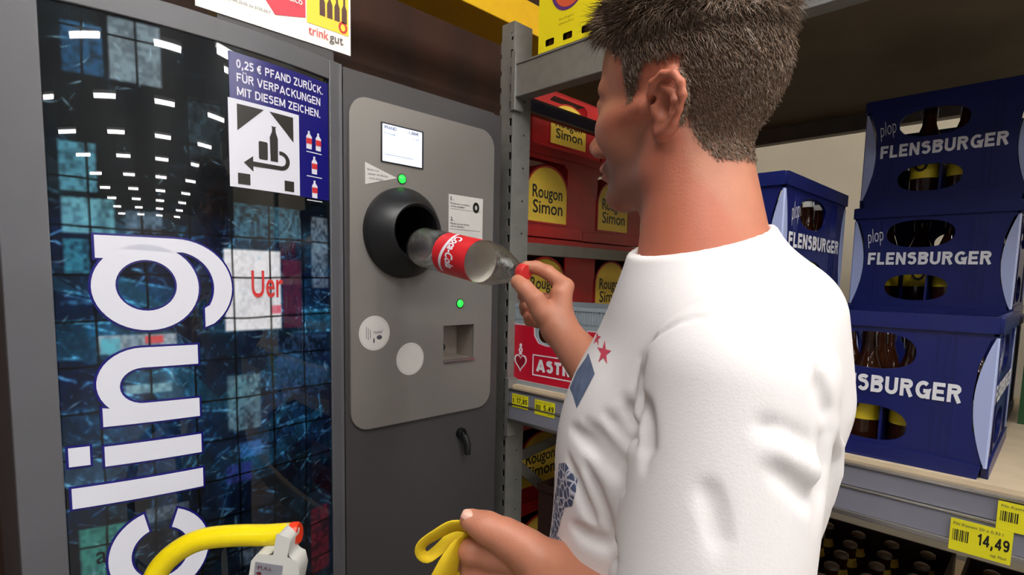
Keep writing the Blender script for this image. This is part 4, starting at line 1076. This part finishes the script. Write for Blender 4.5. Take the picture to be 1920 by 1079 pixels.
CN_ = np.cross(CB_-CA_, CC_-CA_); CN_ /= np.linalg.norm(CN_); CN_ *= math.copysign(1, CN_[2])
def collar_add(P):       # rises around the neck
    return s_cap(P, NT_, NB_+(NB_-NT_)*.2, .0655, .0775)
def collar_cut(P):
    ax = (NB_-NT_)/np.linalg.norm(NB_-NT_); q = P-NB_.astype(np.float32); r = np.linalg.norm(q-(q@ax)[:,None]*ax, axis=1)
    return np.maximum(-((P-CA_.astype(np.float32))@CN_), r-.088)

M_skin = mat('skin', rgb(214,150,122), .48, attr='Col', noise=.04, nscale=60, bump=.12, bscale=420, sss=.12)
M_shirt = mat('white_cotton', rgb(236,232,232), .85, bump=.10, bscale=500)
M_hair = mat('brown_hair', rgb(88,66,50), .55, attr='Col')
man = thing('person', (T0[0], T0[1], 0), 'short-haired man in a white t-shirt feeding a plastic bottle into the machine', 'person')

def setcol(me, col):
    ca = me.color_attributes.new('Col', 'FLOAT_COLOR', 'POINT')
    ca.data.foreach_set('color', np.concatenate([col, np.ones((len(col),1))], 1).ravel())
def lc(*c): return np.array([lin(x) for x in c])
# skin: head and neck, both arms and hands, trunk, all one body
hm, hv = polygonize(head_sdf, HO-.185, HO+.150, .0022)
am, av = polygonize(arm_r, np.minimum.reduce([SHR, ELR, WRR, px(975,500,.95)])-.07, np.maximum.reduce([SHR, ELR, WRR, px(975,500,1.02)])+.07, .0024)
bm_, bv = polygonize(arm_l, np.minimum.reduce([SHL, ELL, WRL, px(870,960,.60)])-.08, np.maximum.reduce([SHL, ELL, WRL, px(880,1150,.6)])+.08, .0024)
tm, tv = polygonize(trunk, (-.65,.25,.02), (.05,.95,1.62), .010)
def headlocal(v): return (v-HO)@HR.astype(float)
def skin_cols(v, head):
    base = lc(188,124,98); c = np.tile(base, (len(v),1)); 
    if head:
        p = headlocal(v); x, y, z = p.T; ay = np.abs(y)
        def mix(m, col): 
            nonlocal c
            m = np.clip(m, 0, 1)[:,None]; c = c*(1-m)+np.array(col)*m
        ss = lambda a, b, t: np.clip((t-a)/(b-a), 0, 1)
        mix(.75*ss(.03,.045,x)*0+.75*ss(-.035,-.065,z)*ss(-.02,.02,x)*ss(-.135,-.118,z), lc(132,90,76))     # shaved beard
        mix(.5*ss(.060,.066,ay), lc(186,98,76))                                                           # ears
        mix(.45*ss(-.09,-.13,z), lc(190,112,86))                                                           # neck, sunburnt
        mix(.8*(np.exp(-((z+.066)/.006)**2)+np.exp(-((z+.0765)/.006)**2))*ss(.075,.088,x)*(ay<.026), lc(196,118,98))
        mix(.7*np.exp(-((z-.022)/.0045)**2)*ss(.060,.068,x)*(ay>.010)*(ay<.046), lc(98,70,52))              # eyebrows
        mix(.85*hairmask(p), lc(100,76,60))
    return c
def hairline(x, ay):
    """height above which hair grows, by position from front to back"""
    return np.interp(x, [-.12,-.085,-.055,-.040,-.030,-.020,-.004,.012,.022,.030,.036,.050,.062,.078,.10], [-.060,-.070,-.066,-.050,-.022,.004,.034,.030,-.004,-.006,.040,.052,.068,.078,.088])
def hairmask(p):
    x, y, z = p.T; ay = np.abs(y)
    return np.clip((z-hairline(x, ay))/.006, 0, 1)*(ay < .0815)*np.where((ay > .071) & (x > -.030) & (x < .010) & (z < .034), 0, 1)
cols = []
for v, hd in ((hv, True), (av, False), (bv, False), (tv, False)): cols.append(skin_cols(v, hd))
allv = np.concatenate([hv, av, bv, tv]); off = np.cumsum([0, len(hv), len(av), len(bv), len(tv)])
def quads_of(me):
    q = np.empty(len(me.loops), np.int32); me.loops.foreach_get('vertex_index', q); return q.reshape(-1, 4)
Q = np.concatenate([quads_of(m_)+o_ for m_, o_ in zip((hm, am, bm_, tm), off)])
def mk_mesh(name, v, Q):
    me = bpy.data.meshes.new(name); me.vertices.add(len(v)); me.vertices.foreach_set('co', np.asarray(v, np.float32).ravel())
    me.loops.add(Q.size); me.loops.foreach_set('vertex_index', Q.ravel().astype(np.int32))
    me.polygons.add(len(Q)); me.polygons.foreach_set('loop_start', np.arange(0, Q.size, Q.shape[1], dtype=np.int32)); me.update(calc_edges=True); return me
bme = mk_mesh('body', allv, Q); setcol(bme, np.concatenate(cols))
body = part('body', bme, M_skin, man, smooth='all')
M_nail = mat('fingernail', rgb(226,178,160), .3)
def nail(c, ax, nrm, w_, l_, nm='fingernail'):
    ax = Vector(ax).normalized(); nrm = Vector(nrm); nrm = (nrm-ax*nrm.dot(ax)).normalized(); s_ = ax.cross(nrm); b = MB(); vs = []; NU, NV = 9, 9
    for i in range(NU):
        for j in range(NV):
            u = -1+2*i/(NU-1); v = -1+2*j/(NV-1); k = math.sqrt(max(0, 1-abs(v)**3*.55)); vs.append(Vector(c)+s_*(u*w_*k)+ax*(v*l_)+nrm*(-.0028*u*u-.0016*max(0, v)**2))
    return part(nm, b.faces(vs, [(i*NV+j, i*NV+j+1, (i+1)*NV+j+1, (i+1)*NV+j) for i in range(NU-1) for j in range(NV-1)]), M_nail, body, smooth='all')
tip = Vector(px(882, 975, .598)); axn = (Vector(px(884,977,.598))-Vector(px(912,990,.594))).normalized(); up_n = (Vector((0,0,1))*.75-FW*.55-CR*.25); up_n = (up_n-axn*up_n.dot(axn)).normalized()
nail(tip+up_n*.0123+axn*.002, axn, up_n, .0062, .0075)
tip = Vector(px(975, 532, .972)); axn = (Vector(px(971,529,.975))-Vector(px(984,541,.962))).normalized(); up_n = (-FW*.9-CR*.25-Vector((0,0,1))*.35); up_n = (up_n-axn*up_n.dot(axn)).normalized()
nail(tip+up_n*.0128, axn, up_n, .0060, .0070)
# eyes
M_eye = mat('eye_white', rgb(225,215,210), .2); M_iris = mat('iris', rgb(70,60,50), .2)

# shirt
SEAM = [(1188,720,),(1200,672),(1228,630),(1275,602),(1330,592),(1395,594),(1450,614),(1500,655),(1538,710),(1556,765),(1560,815)]
seam3 = [march(shirt0, x, y) for x, y in SEAM]; seam3 = [np.array(p) for p in seam3 if p is not None]
FOLDS = [  # line start, end, radius, ridge or groove, depth
 ((1068,802),(1120,850),(1166,910),.011,-1,.005), ((1094,792),(1135,838),(1170,880),.009,-1,.004),
 ((1128,775),(1155,808),(1176,838),.009,-1,.004), ((1165,750),(1176,790),(1186,830),.009,-1,.006),
 ((1062,860),(1085,930),(1120,1010),.009,-1,.005), ((1092,870),(1125,960),(1150,1050),.009,-1,.005),
 ((1070,985),(1105,1010),(1150,1025),.009,-1,.005), ((1410,800),(1470,822),(1535,850),.012,-1,.004), ((1440,850),(1500,905),(1545,950),.012,-1,.004),
 ((1425,825),(1490,865),(1545,905),.010,1,.004), ((1548,790),(1552,870),(1535,980),.010,-1,.006), ((1566,800),(1566,890),(1548,1000),.009,1,.005), ((1580,820),(1575,900),(1560,960),.008,-1,.004),
 ((1195,740),(1205,800),(1200,870),.009,-1,.004), ((1205,680),(1192,740),(1188,800),.008,-1,.006), ((1530,700),(1552,750),(1560,800),.009,-1,.006), ((1300,900),(1330,960),(1340,1060),.010,-1,.002)]
fold3 = []
for a, mm_, b, r, s, dd in FOLDS:
    pts = []
    for t in (0, .25, .5, .75, 1):
        bx = [(1-t)**2, 2*t*(1-t), t*t]; cx = 2*mm_[0]-.5*(a[0]+b[0]); cy = 2*mm_[1]-.5*(a[1]+b[1])
        p = march(shirt0, a[0]*bx[0]+cx*bx[1]+b[0]*bx[2], a[1]*bx[0]+cy*bx[1]+b[1]*bx[2])
        if p is not None: pts.append(np.array(p))
    if len(pts) > 1: fold3.append((pts, r, s, dd))
EY = np.array(FW)
def shirt_sdf(P):
    d = shirt0(P)
    for pts, r, s, dd in fold3:
        rr = [r*.35] + [r]*(len(pts)-2) + [r*.35] if len(pts) > 2 else r
        if s < 0: d = ssub(d, s_poly(P, [p-EY*(r-dd) for p in pts], rr), .007)
        else: d = smin(d, s_poly(P, [p+EY*(r-dd*.6) for p in pts], rr), .010)
    d = ssub(d, s_poly(P, seam3, .0022), .005)
    d = np.maximum(d, -(d+.0045)) if False else d
    d = smin(d, collar_add(P), .035)
    d = ssub(d, collar_cut(P), .003); d = ssub(d, neckhole(P), .002)
    # sleeve openings
    e = SHL+(ELL-SHL)*.92; ax = (ELL-SHL)/np.linalg.norm(ELL-SHL)
    d = ssub(d, s_cap(P, e+ax*.03, e+ax*.14, .068), .003)
    return d
sm, sv = polygonize(shirt_sdf, (-.62,.22,.84), (.08,.96,1.66), .0036)
shirt = part('t_shirt', sm, M_shirt, man, smooth='all')
# collar band
def on_skin(fn, c, d, r0=.02, r1=.2):
    t = r0
    for _ in range(60):
        v = float(fn(np.array([c+d*t], np.float32))[0])
        if abs(v) < 2e-4: break
        t += -v if v < 0 else -v*.5
    return c+d*t
# printed pictures on the shirt: laid on the cloth
def decal(poly, name, m_, sub=3.0, off=.0007, color=None, label=None):
    xs = [p[0] for p in poly]; ys = [p[1] for p in poly]
    bm = bmesh.new(); v = [bm.verts.new((p[0], p[1], 0)) for p in poly]; f = bm.faces.new(v)
    for lo, hi, ax in ((min(xs), max(xs), 0), (min(ys), max(ys), 1)):
        t = lo+sub
        while t < hi:
            co = (t,0,0) if ax == 0 else (0,t,0); no = (1,0,0) if ax == 0 else (0,1,0)
            bmesh.ops.bisect_plane(bm, geom=bm.verts[:]+bm.edges[:]+bm.faces[:], plane_co=co, plane_no=no); t += sub
    bad = []
    for q in bm.verts:
        p = march(shirt_bvh, q.co.x, q.co.y)
        if p is None: bad.append(q)
        else: q.co = p
    bmesh.ops.delete(bm, geom=bad, context='VERTS')
    me = bpy.data.meshes.new(name); bm.to_mesh(me); bm.free()
    return part(name, me, m_, shirt, label=label)
bvh = BVHTree.FromPolygons([tuple(p) for p in sv], quads_of(sm).tolist())
def bvh_hit(x, y, off=.0009):
    r = ray(x, y).normalized(); h = bvh.ray_cast(CP, r)
    return None if h[0] is None else h[0]-r*off
shirt_bvh = None
_m = march
def march(fn, x, y, *a, **k): return bvh_hit(x, y) if fn is None else _m(fn, x, y, *a, **k)
M_blueprint = mat('blue_print', rgb(84,96,128), .8)
nt = M_blueprint.node_tree; vo = nt.nodes.new('ShaderNodeTexVoronoi'); vo.feature = 'DISTANCE_TO_EDGE'; vo.inputs['Scale'].default_value = 105
tc = nt.nodes.new('ShaderNodeTexCoord'); nt.links.new(tc.outputs['Object'], vo.inputs['Vector'])
cr_ = nt.nodes.new('ShaderNodeValToRGB'); cr_.color_ramp.elements[0].position = .04; cr_.color_ramp.elements[0].color = rgb(205,205,215); cr_.color_ramp.elements[1].position = .12; cr_.color_ramp.elements[1].color = rgb(70,80,112)
nt.links.new(vo.outputs['Distance'], cr_.inputs[0]); nt.links.new(cr_.outputs[0], nt.nodes['Principled BSDF'].inputs['Base Color'])
M_bluefelt = mat('slate_blue_print', rgb(92,106,136), .85, noise=.25, nscale=90)
M_star = mat('red_star_print', rgb(205,72,92), .8, noise=.15, nscale=120)
decal([(1098,672),(1103,662),(1108,678),(1115,701),(1100,730),(1081,766),(1075,745),(1068,728),(1082,695)], 'blue_print', M_bluefelt, label='slate blue printed patch')
decal([(1048,870),(1060,868),(1070,884),(1083,897),(1080,922),(1072,950),(1058,952),(1052,975),(1046,1000),(1040,1015),(1028,1010),(1036,960),(1044,910)], 'blue_print', M_blueprint, label='patterned navy print')
decal([(1028,1010),(1040,1000),(1052,1012),(1062,1035),(1082,1062),(1098,1085),(1060,1085),(1036,1060),(1026,1040)], 'blue_print', M_blueprint, label='patterned navy print')
def star(cx, cy, rx, ry, rot=0):
    return [(cx+(rx if k%2 == 0 else rx*.38)*math.sin(PI*k/5+rot), cy-(ry if k%2 == 0 else ry*.38)*math.cos(PI*k/5+rot)) for k in range(10)]
decal(star(1132,662,14,24,.15), 'star_print', M_star, label='red star'); decal(star(1119,634,8,17,.2), 'star_print', M_star, label='red star')

# hair: short at the sides, longer and tousled on top, made of fine tapered strands
def make_hair():
    rs = np.random.RandomState(5)
    n = len(hv); co = hv; nor = np.empty(len(bme.vertices)*3); 
    bme.vertex_normals.foreach_get('vector', nor); nor = nor.reshape(-1,3)[:n]
    p = headlocal(co); msk = hairmask(p) > .35
    idx = np.nonzero(msk)[0]
    N = 42000
    pick = rs.choice(idx, N); base = co[pick] + rs.randn(N,3)*.0011; nn = nor[pick]; pl = p[pick]
    x, y, z = pl.T
    top = np.clip((z-.060)/.035, 0, 1)                       # 0 sides .. 1 crown
    back = np.clip((-x-.02)/.06, 0, 1)
    L = .0055 + .006*np.clip((z-.0)/.05, 0, 1) + .030*top
    L *= rs.uniform(.7, 1.25, N)
    L = np.where(z < -.02, L*.75, L)
    front = np.clip((x-.045)/.03, 0, 1)*top; L += .012*front
    clump = np.sin(x*170+rs.rand()*6)*np.cos(y*150)+np.sin(z*140+y*60)
    side_dir = (-Hf*.55)[None]*1 + (-Hu*.85)[None]
    top_dir = Hf[None]*(.75+.5*clump[:,None]) + Hu[None]*.55 + Hl[None]*(np.sin(x*120)[:,None]*.6)
    d = side_dir*(1-top[:,None]) + top_dir*top[:,None] + rs.randn(N,3)*.28
    d -= nn*(d*nn).sum(1)[:,None]*.8; d /= np.linalg.norm(d, axis=1)[:,None]
    lift = .35+.75*top+.2*rs.rand(N)
    d0 = d+nn*lift[:,None]*1.3; d0 /= np.linalg.norm(d0, axis=1)[:,None]
    d1 = d+nn*(lift*.35)[:,None] - Hu[None]*(.25*front)[:,None]; d1 /= np.linalg.norm(d1, axis=1)[:,None]
    p0 = base-nn*.0008; p1 = p0+d0*(L*.40)[:,None]; p2 = p1+d1*(L*.35)[:,None]; p3 = p2+(d1*.85+rs.randn(N,3)*.2-Hu[None]*.15)*(L*.3)[:,None]
    w = .00042*(1+.5*top); s = np.cross(d0, nn); s /= np.linalg.norm(s, axis=1)[:,None]+1e-9
    s2 = np.cross(s, d0)
    vs = []
    for q, k in ((p0,1),(p1,1),(p2,.75)):
        ww = (w*k)[:,None]; vs += [q+s*ww, q-s*ww*.5+s2*ww*.87, q-s*ww*.5-s2*ww*.87]
    vs.append(p3)
    vv = np.stack(vs, 1).reshape(-1, 3); b = (np.arange(N)*10)[:,None,None]
    tri = []
    for r in (0, 3):
        for k in range(3):
            a, c = r+k, r+(k+1)%3; tri += [(a, c, c+3), (a, c+3, a+3)]
    for k in range(3): tri.append((6+k, 6+(k+1)%3, 9))
    T_ = (np.array(tri)[None]+b).reshape(-1, 3)
    me = mk_mesh('hair', vv, T_)
    tint = rs.uniform(.75, 1.35, N)*(1-.15*back)
    c = lc(122,98,80)[None]*(1-top[:,None]) + lc(84,60,40)[None]*top[:,None]
    c = c*tint[:,None]; grey = (rs.rand(N) < .22*(1-top))[:,None]; c = np.where(grey, lc(150,135,122)[None], c)
    setcol(me, np.repeat(c, 10, 0)); return me
hair = part('hair', make_hair(), M_hair, man); hair['kind'] = 'stuff'

# trousers and shoes
def jeans(P):
    q = (P-T0.astype(np.float32))@RT; d = s_ell(q, (0,0,.92), (.118,.160,.12))
    for s in (1,-1): d = smin(d, s_poly(q, [(0,.088*s,.88),(.012,.105*s,.50),(-.008,.115*s,.07)], [.098,.074,.062], .02), .04)
    return np.maximum(d, q[:,2]-.97)
def shoes(P, s):
    q = (P-T0.astype(np.float32))@RT
    d = s_poly(q, [(-.035,.115*s,.055),(.04,.118*s,.050),(.17,.125*s,.032)], [.042,.044,.032], .03)
    return np.maximum(d, -(q[:,2]-.002))
part('jeans', polygonize(jeans, (-.6,.25,.02), (.05,.92,1.0), .011)[0], mat('denim', rgb(48,58,84), .85, noise=.12, nscale=60), man, smooth='all')
for s in (1,-1): part('shoe', polygonize(lambda P: shoes(P, s), (-.7,.2,-.01), (.1,.95,.13), .008)[0], mat('dark_leather', rgb(40,34,30), .5), man, smooth='all')
bm_c = None
#%%PROPS
# ------------------------------------------------------------------ clear plastic bottle held at its cap
Mp = bpy.data.materials.new('clear_plastic'); Mp.use_nodes = True; nt = Mp.node_tree; nt.nodes.remove(nt.nodes['Principled BSDF'])
tr_ = nt.nodes.new('ShaderNodeBsdfTransparent'); tr_.inputs[0].default_value = (.93,.95,.94,1)
gl_ = nt.nodes.new('ShaderNodeBsdfGlossy'); gl_.inputs['Roughness'].default_value = .07
lw = nt.nodes.new('ShaderNodeLayerWeight'); lw.inputs['Blend'].default_value = .35
n_ = nt.nodes.new('ShaderNodeTexNoise'); n_.inputs['Scale'].default_value = 45; bp_ = nt.nodes.new('ShaderNodeBump'); bp_.inputs['Strength'].default_value = .35; bp_.inputs['Distance'].default_value = .003
nt.links.new(n_.outputs['Fac'], bp_.inputs['Height']); nt.links.new(bp_.outputs[0], gl_.inputs['Normal']); nt.links.new(bp_.outputs[0], lw.inputs['Normal'])
ad = nt.nodes.new('ShaderNodeMath'); ad.operation = 'MULTIPLY_ADD'; ad.inputs[1].default_value = .75; ad.inputs[2].default_value = .07; nt.links.new(lw.outputs['Fresnel'], ad.inputs[0])
mx = nt.nodes.new('ShaderNodeMixShader'); nt.links.new(ad.outputs[0], mx.inputs[0]); nt.links.new(tr_.outputs[0], mx.inputs[1]); nt.links.new(gl_.outputs[0], mx.inputs[2]); nt.links.new(mx.outputs[0], nt.nodes['Material Output'].inputs[0])
MATS['clear_plastic'] = Mp
capP = Vector(px(984, 512, .985)); baseP = Vector(px(788, 462, 1.20)); axB = (capP-baseP).normalized(); LB = (capP-baseP).length
bot = thing('plastic_bottle', baseP, 'clear plastic bottle with a red label, held by its cap at the machine intake', 'bottle')
R_ = .0425
part('bottle_body', MB().lathe([(.012,.010),(.026,.003),(.034,.0),(.0405,.008),(R_,.022),(.0405,.050),(R_,.060),(.0405,.072),(R_,.082),(R_,.094),(.0412,.097),(.0412,LB*.63),(R_,LB*.64),(R_,LB*.67),(.0395,LB*.74),(.032,LB*.82),(.022,LB*.89),(.0150,LB*.93),(.0128,LB*.945),(.0128,LB*.955),(.0160,LB*.957),(.0160,LB*.963),(.0128,LB*.965)], baseP, axB, 48), Mp, bot, smooth=True)
Mlab = mat('red_bottle_label', rgb(214,26,36), .4)
lb0, lb1 = .099, LB*.625
part('bottle_label', MB().lathe([(R_-.0006,lb0),(R_-.0006,lb1),(R_-.0012,lb1),(R_-.0012,lb0),(R_-.0006,lb0)], baseP, axB, 48, flat=0), Mlab, bot, smooth=True, label='red label with white script')
lab = bot.children[-1]
part('label_lining', MB().lathe([(R_-.0018,lb0),(R_-.0018,lb1)], baseP, axB, 48, flat=0), mat('label_lining_white', rgb(225,215,205), .6), lab, smooth=True)
ua = (Vector(CP)-baseP); ua = (ua-axB*ua.dot(axB)).normalized(); va = axB.cross(ua)
def wrapcyl(me, r, ang0):
    bm = bmesh.new(); bm.from_mesh(me); xs = [v.co.x for v in bm.verts]; x = math.floor(min(xs)/.003)*.003
    while x < max(xs):
        bmesh.ops.bisect_plane(bm, geom=bm.verts[:]+bm.edges[:]+bm.faces[:], plane_co=(x,0,0), plane_no=(1,0,0)); x += .003
    for v in bm.verts:
        a = v.co.x/r+ang0; v.co = baseP+axB*v.co.y+(ua*math.cos(a)+va*math.sin(a))*(r+v.co.z)
    bm.to_mesh(me); bm.free(); return me
mid_h = (lb0+lb1)/2
part('label_lettering', join(wrapcyl(text('Coca-Cola', .070, .024, Matrix.Translation((-.035, mid_h-.006, 0)), bold=.03, shear=.35), R_, -.15)), M_wlet, lab)
sw = [(-.05+.1*k/20, mid_h-.017+.008*math.sin(k/20*PI*1.6)) for k in range(21)]
part('white_wave', join(wrapcyl(shape(sw+[(x, z-.0055-.003*math.sin(i/20*PI)) for i, (x, z) in reversed(list(enumerate(sw)))], (), .0002), R_, -.15)), M_wlet, lab)
part('bottle_cap', MB().lathe([(.0145,LB*.966),(.0150,LB*.968),(.0150,LB*1.008),(.0138,LB*1.014),(.0005,LB*1.014)], baseP, axB, 30), mat('red_cap', rgb(205,50,50), .4), bot, smooth=True)

# ------------------------------------------------------------------ yellow cloth bag hanging from the near hand
M_bag = mat('yellow_cloth', rgb(226,192,28), .75, noise=.06, nscale=40, bump=.15, bscale=300)
bag = thing('cloth_bag', px(880,1000,.60), 'yellow cloth bag with a looped strap hanging from the near hand', 'bag')
def ribbon(pts, ws, th=.0016, n=4):
    pts = [Vector(px(*p)) for p in pts]
    P = []; W_ = []
    for i in range(len(pts)-1):          # smooth the line
        p0 = pts[max(i-1,0)]; p1 = pts[i]; p2 = pts[i+1]; p3 = pts[min(i+2,len(pts)-1)]
        for k in range(n):
            t = k/n; P.append(.5*((2*p1)+(p2-p0)*t+(2*p0-5*p1+4*p2-p3)*t*t+(3*p1-p0-3*p2+p3)*t**3)); W_.append(ws[i]*(1-t)+ws[i+1]*t)
    P.append(pts[-1]); W_.append(ws[-1])
    b = MB(); rings = []
    for i, p in enumerate(P):
        d = (P[min(i+1,len(P)-1)]-P[max(i-1,0)]).normalized(); s = d.cross(FW).normalized(); s = (s*.8+FW*.6).normalized(); s = (s-d*s.dot(d)).normalized(); n2 = s.cross(d)
        w_ = W_[i]
        rings.append([b.bm.verts.new(q) for q in (p-s*w_/2-n2*th/2, p+n2*.002-n2*th/2, p+s*w_/2-n2*th/2, p+s*w_/2+n2*th/2, p+n2*.002+n2*th/2, p-s*w_/2+n2*th/2)])
    for A_, B_ in zip(rings, rings[1:]):
        for k in range(6): b.bm.faces.new((A_[k], A_[(k+1)%6], B_[(k+1)%6], B_[k]))
    b.bm.faces.new(rings[0][::-1]); b.bm.faces.new(rings[-1]); return b
part('strap', ribbon([(905,1010,.612),(880,992,.604),(850,987,.600),(818,1003,.598),(793,1020,.598),(788,1036,.600),(801,1046,.604),(822,1032,.609),(850,1008,.614),(884,1000,.616)], [.016,.018,.019,.016,.013,.012,.012,.013,.015,.016]), M_bag, bag, smooth='all')
part('strap', ribbon([(880,1004,.610),(862,1014,.604),(848,1040,.600),(836,1070,.600),(822,1110,.605),(815,1160,.615)], [.010,.010,.022,.030,.036,.05]), M_bag, bag, smooth='all')
bb = MB(); rings = []
c0 = Vector(px(885,1030,.632)); vs = []; NR, NC = 26, 60
for i in range(NR):
    t = i/(NR-1); z = -.02-.50*t; wx = .016+.125*min(1, t*2.2)**.8; wy = .010+.045*min(1, t*2.0)
    if i == NR-1: wx *= .93
    for k in range(NC):
        a = 2*PI*k/NC; rp = 1+.16*math.sin(5*a+3*t)*(1-t*.6)+.08*math.sin(11*a-4*t)
        vs.append(c0 + CR*(wx*math.cos(a)*rp + .045*t) + Vector((FW.x,FW.y,0)).normalized()*(wy*math.sin(a)*rp+.03*t) + Vector((0,0,z)))
fs = [(i*NC+k, i*NC+(k+1)%NC, (i+1)*NC+(k+1)%NC, (i+1)*NC+k) for i in range(NR-1) for k in range(NC)] + [tuple(range(NC))[::-1], tuple((NR-1)*NC+k for k in range(NC))]
part('bag_body', bb.faces(vs, fs), M_bag, bag, smooth='all')

# ------------------------------------------------------------------ shopping trolley with yellow handle and coin lock
M_yel = mat('yellow_handle_plastic', rgb(238,214,14), .3)
M_chr = mat('chrome_wire', rgb(190,190,190), .25, metal=.9)
DT = .72
tro = thing('shopping_trolley', (px(440,1000,DT)[0], px(440,1000,DT)[1], 0), 'shopping trolley with curved yellow handle and white coin lock in front of the machine', 'trolley')
hp = [Vector(px(x, y, DT)) for x, y in ((262,1180),(278,1115),(300,1066),(336,1032),(380,1012),(440,1005),(500,1004),(546,1001))]
HPs = []
for i in range(len(hp)-1):
    p0 = hp[max(i-1,0)]; p1 = hp[i]; p2 = hp[i+1]; p3 = hp[min(i+2,len(hp)-1)]
    for k in range(6):
        t = k/6; HPs.append(.5*((2*p1)+(p2-p0)*t+(2*p0-5*p1+4*p2-p3)*t*t+(3*p1-p0-3*p2+p3)*t**3))
HPs.append(hp[-1])
part('handle', MB().tube(HPs, .0138, 24), M_yel, tro, smooth=True)
e0 = hp[-1]; ed = (hp[-1]-hp[-2]).normalized()
part('end_cap', MB().lathe([(.0140,0),(.0144,.001),(.0144,.008),(.0125,.011),(.0005,.011)], e0, ed, 28), mat('orange_red_cap', rgb(225,60,25), .35), tro, smooth=True)
def lockbox():
    c = Vector(px(520, 1062, DT-.015)); r_ = CR.normalized(); u_ = Vector((0,0,1)); u_ = (u_-r_*u_.dot(r_)).normalized(); f_ = -(r_.cross(u_)) ; f_ = f_ if f_.dot(FW) < 0 else -f_
    M = Matrix.Identity(4)
    for i in range(3): M[i][0] = r_[i]; M[i][1] = u_[i]; M[i][2] = f_[i]; M[i][3] = c[i]
    Rz = M @ Matrix.Rotation(math.radians(-9), 4, 'Z')
    me = shape([(-.030,-.05),(.030,-.05),(.033,.004),(.028,.018),(.016,.022),(.017,.046),(-.001,.050),(-.002,.022),(-.022,.020),(-.028,.010)], (), .030, Rz @ Matrix.Translation((0,0,-.016)))
    b = part('coin_lock', me, mat('lock_white_plastic', rgb(205,205,200), .4), tro, bevel=.006)
    part('lock_sticker', shape(R4(-.022,.012,-.014,.010), (), .0006, Rz @ Matrix.Translation((0,0,.0145))), mat('grey_sticker', rgb(130,130,140), .4), b)
    part('sticker_marks', join(shape(ell(-.016,-.004,.003,.002), (), .0003, Rz @ Matrix.Translation((0,0,.0153))), shape(ell(-.010,-.010,.003,.002), (), .0003, Rz @ Matrix.Translation((0,0,.0153))), shape(ell(.004,-.006,.003,.0025), (), .0003, Rz @ Matrix.Translation((0,0,.0153))), text('PULL', .018, .004, Rz @ Matrix.Translation((-.018,.002,.0152)), bold=0)), M_dmark, b)
    part('key_ring', MB().tube([Rz @ Vector((.040+.006*math.cos(t), -.022+.006*math.sin(t), 0)) for t in [2*PI*k/16 for k in range(17)]], .002, 8), M_chr, b, smooth=True)
    part('key_plug', MB().lathe([(.007,0),(.008,.004),(.007,.012)], Rz @ Vector((.034,-.030,0)), r_, 14), MATS['lock_white_plastic'], b, smooth=True)
M_dmark = mat('maroon_marks', rgb(90,30,40), .5)
lockbox()
# frame below the handle: side tubes down to the chassis, basket wires, wheels
pa = hp[0]; pb = hp[-1]
hx = Vector((pb.x-pa.x, pb.y-pa.y, 0)).normalized(); hb = Vector((-hx.y, hx.x, 0));  hb = hb if hb.dot(Vector((0,-1,0))) > -1e9 else hb
toward = Vector((-FW.x, -FW.y, 0)).normalized(); hb = hb if hb.dot(toward) < 0 else -hb      # the basket lies between handle and machine side
w_ = .44; base_c = Vector((pa.x, pa.y, 0))
hb = -hx.cross(Vector((0,0,1))); hb = hb if hb.dot(Vector((0,-1,0))) > 0 else -hb
for q in (pa, Vector((pb.x, pb.y, 0))-Vector((0,0,0))):
    top = pa if q is pa else Vector((pb.x, pb.y, pb.z-.03))
    part('side_tube', MB().tube([top, Vector((top.x,top.y,.5)), Vector((top.x,top.y,.12))], .011, 12), M_chr, tro, smooth=True)
    wq = Vector((top.x, top.y, .06)); part('wheel', MB().lathe([(.04,-.012),(.058,-.012),(.060,-.006),(.060,.006),(.058,.012),(.04,.012)], wq, hb, 24), M_black, tro, smooth=True)
part('basket_rail', MB().tube([Vector((pa.x,pa.y,.72)), Vector((pb.x,pb.y,.72)), Vector((pb.x,pb.y,.72))+hb*.3, Vector((pa.x,pa.y,.72))+hb*.3, Vector((pa.x,pa.y,.72))], .006, 8), M_chr, tro, smooth=True)
part('chassis', MB().tube([Vector((pa.x,pa.y,.14)), Vector((pb.x,pb.y,.14)), Vector((pb.x,pb.y,.14))+hb*.3, Vector((pa.x,pa.y,.14))+hb*.3, Vector((pa.x,pa.y,.14))], .010, 8), M_chr, tro, smooth=True)
for q in (pa, pb):
    wq = Vector((q.x, q.y, .06))+hb*.3; part('wheel', MB().lathe([(.04,-.012),(.058,-.012),(.060,-.006),(.060,.006),(.058,.012),(.04,.012)], wq, hb, 24), M_black, tro, smooth=True)
    part('front_tube', MB().tube([Vector((q.x,q.y,.72))+hb*.3, Vector((q.x,q.y,.12))+hb*.3], .008, 8), M_chr, tro, smooth=True)
for k in range(1, 9):
    f = pa.lerp(pb, k/9); part('basket_wire', MB().tube([Vector((f.x,f.y,.72)), Vector((f.x,f.y,.40)), Vector((f.x,f.y,.40))+hb*.3, Vector((f.x,f.y,.72))+hb*.3], .0025, 6), M_chr, tro)
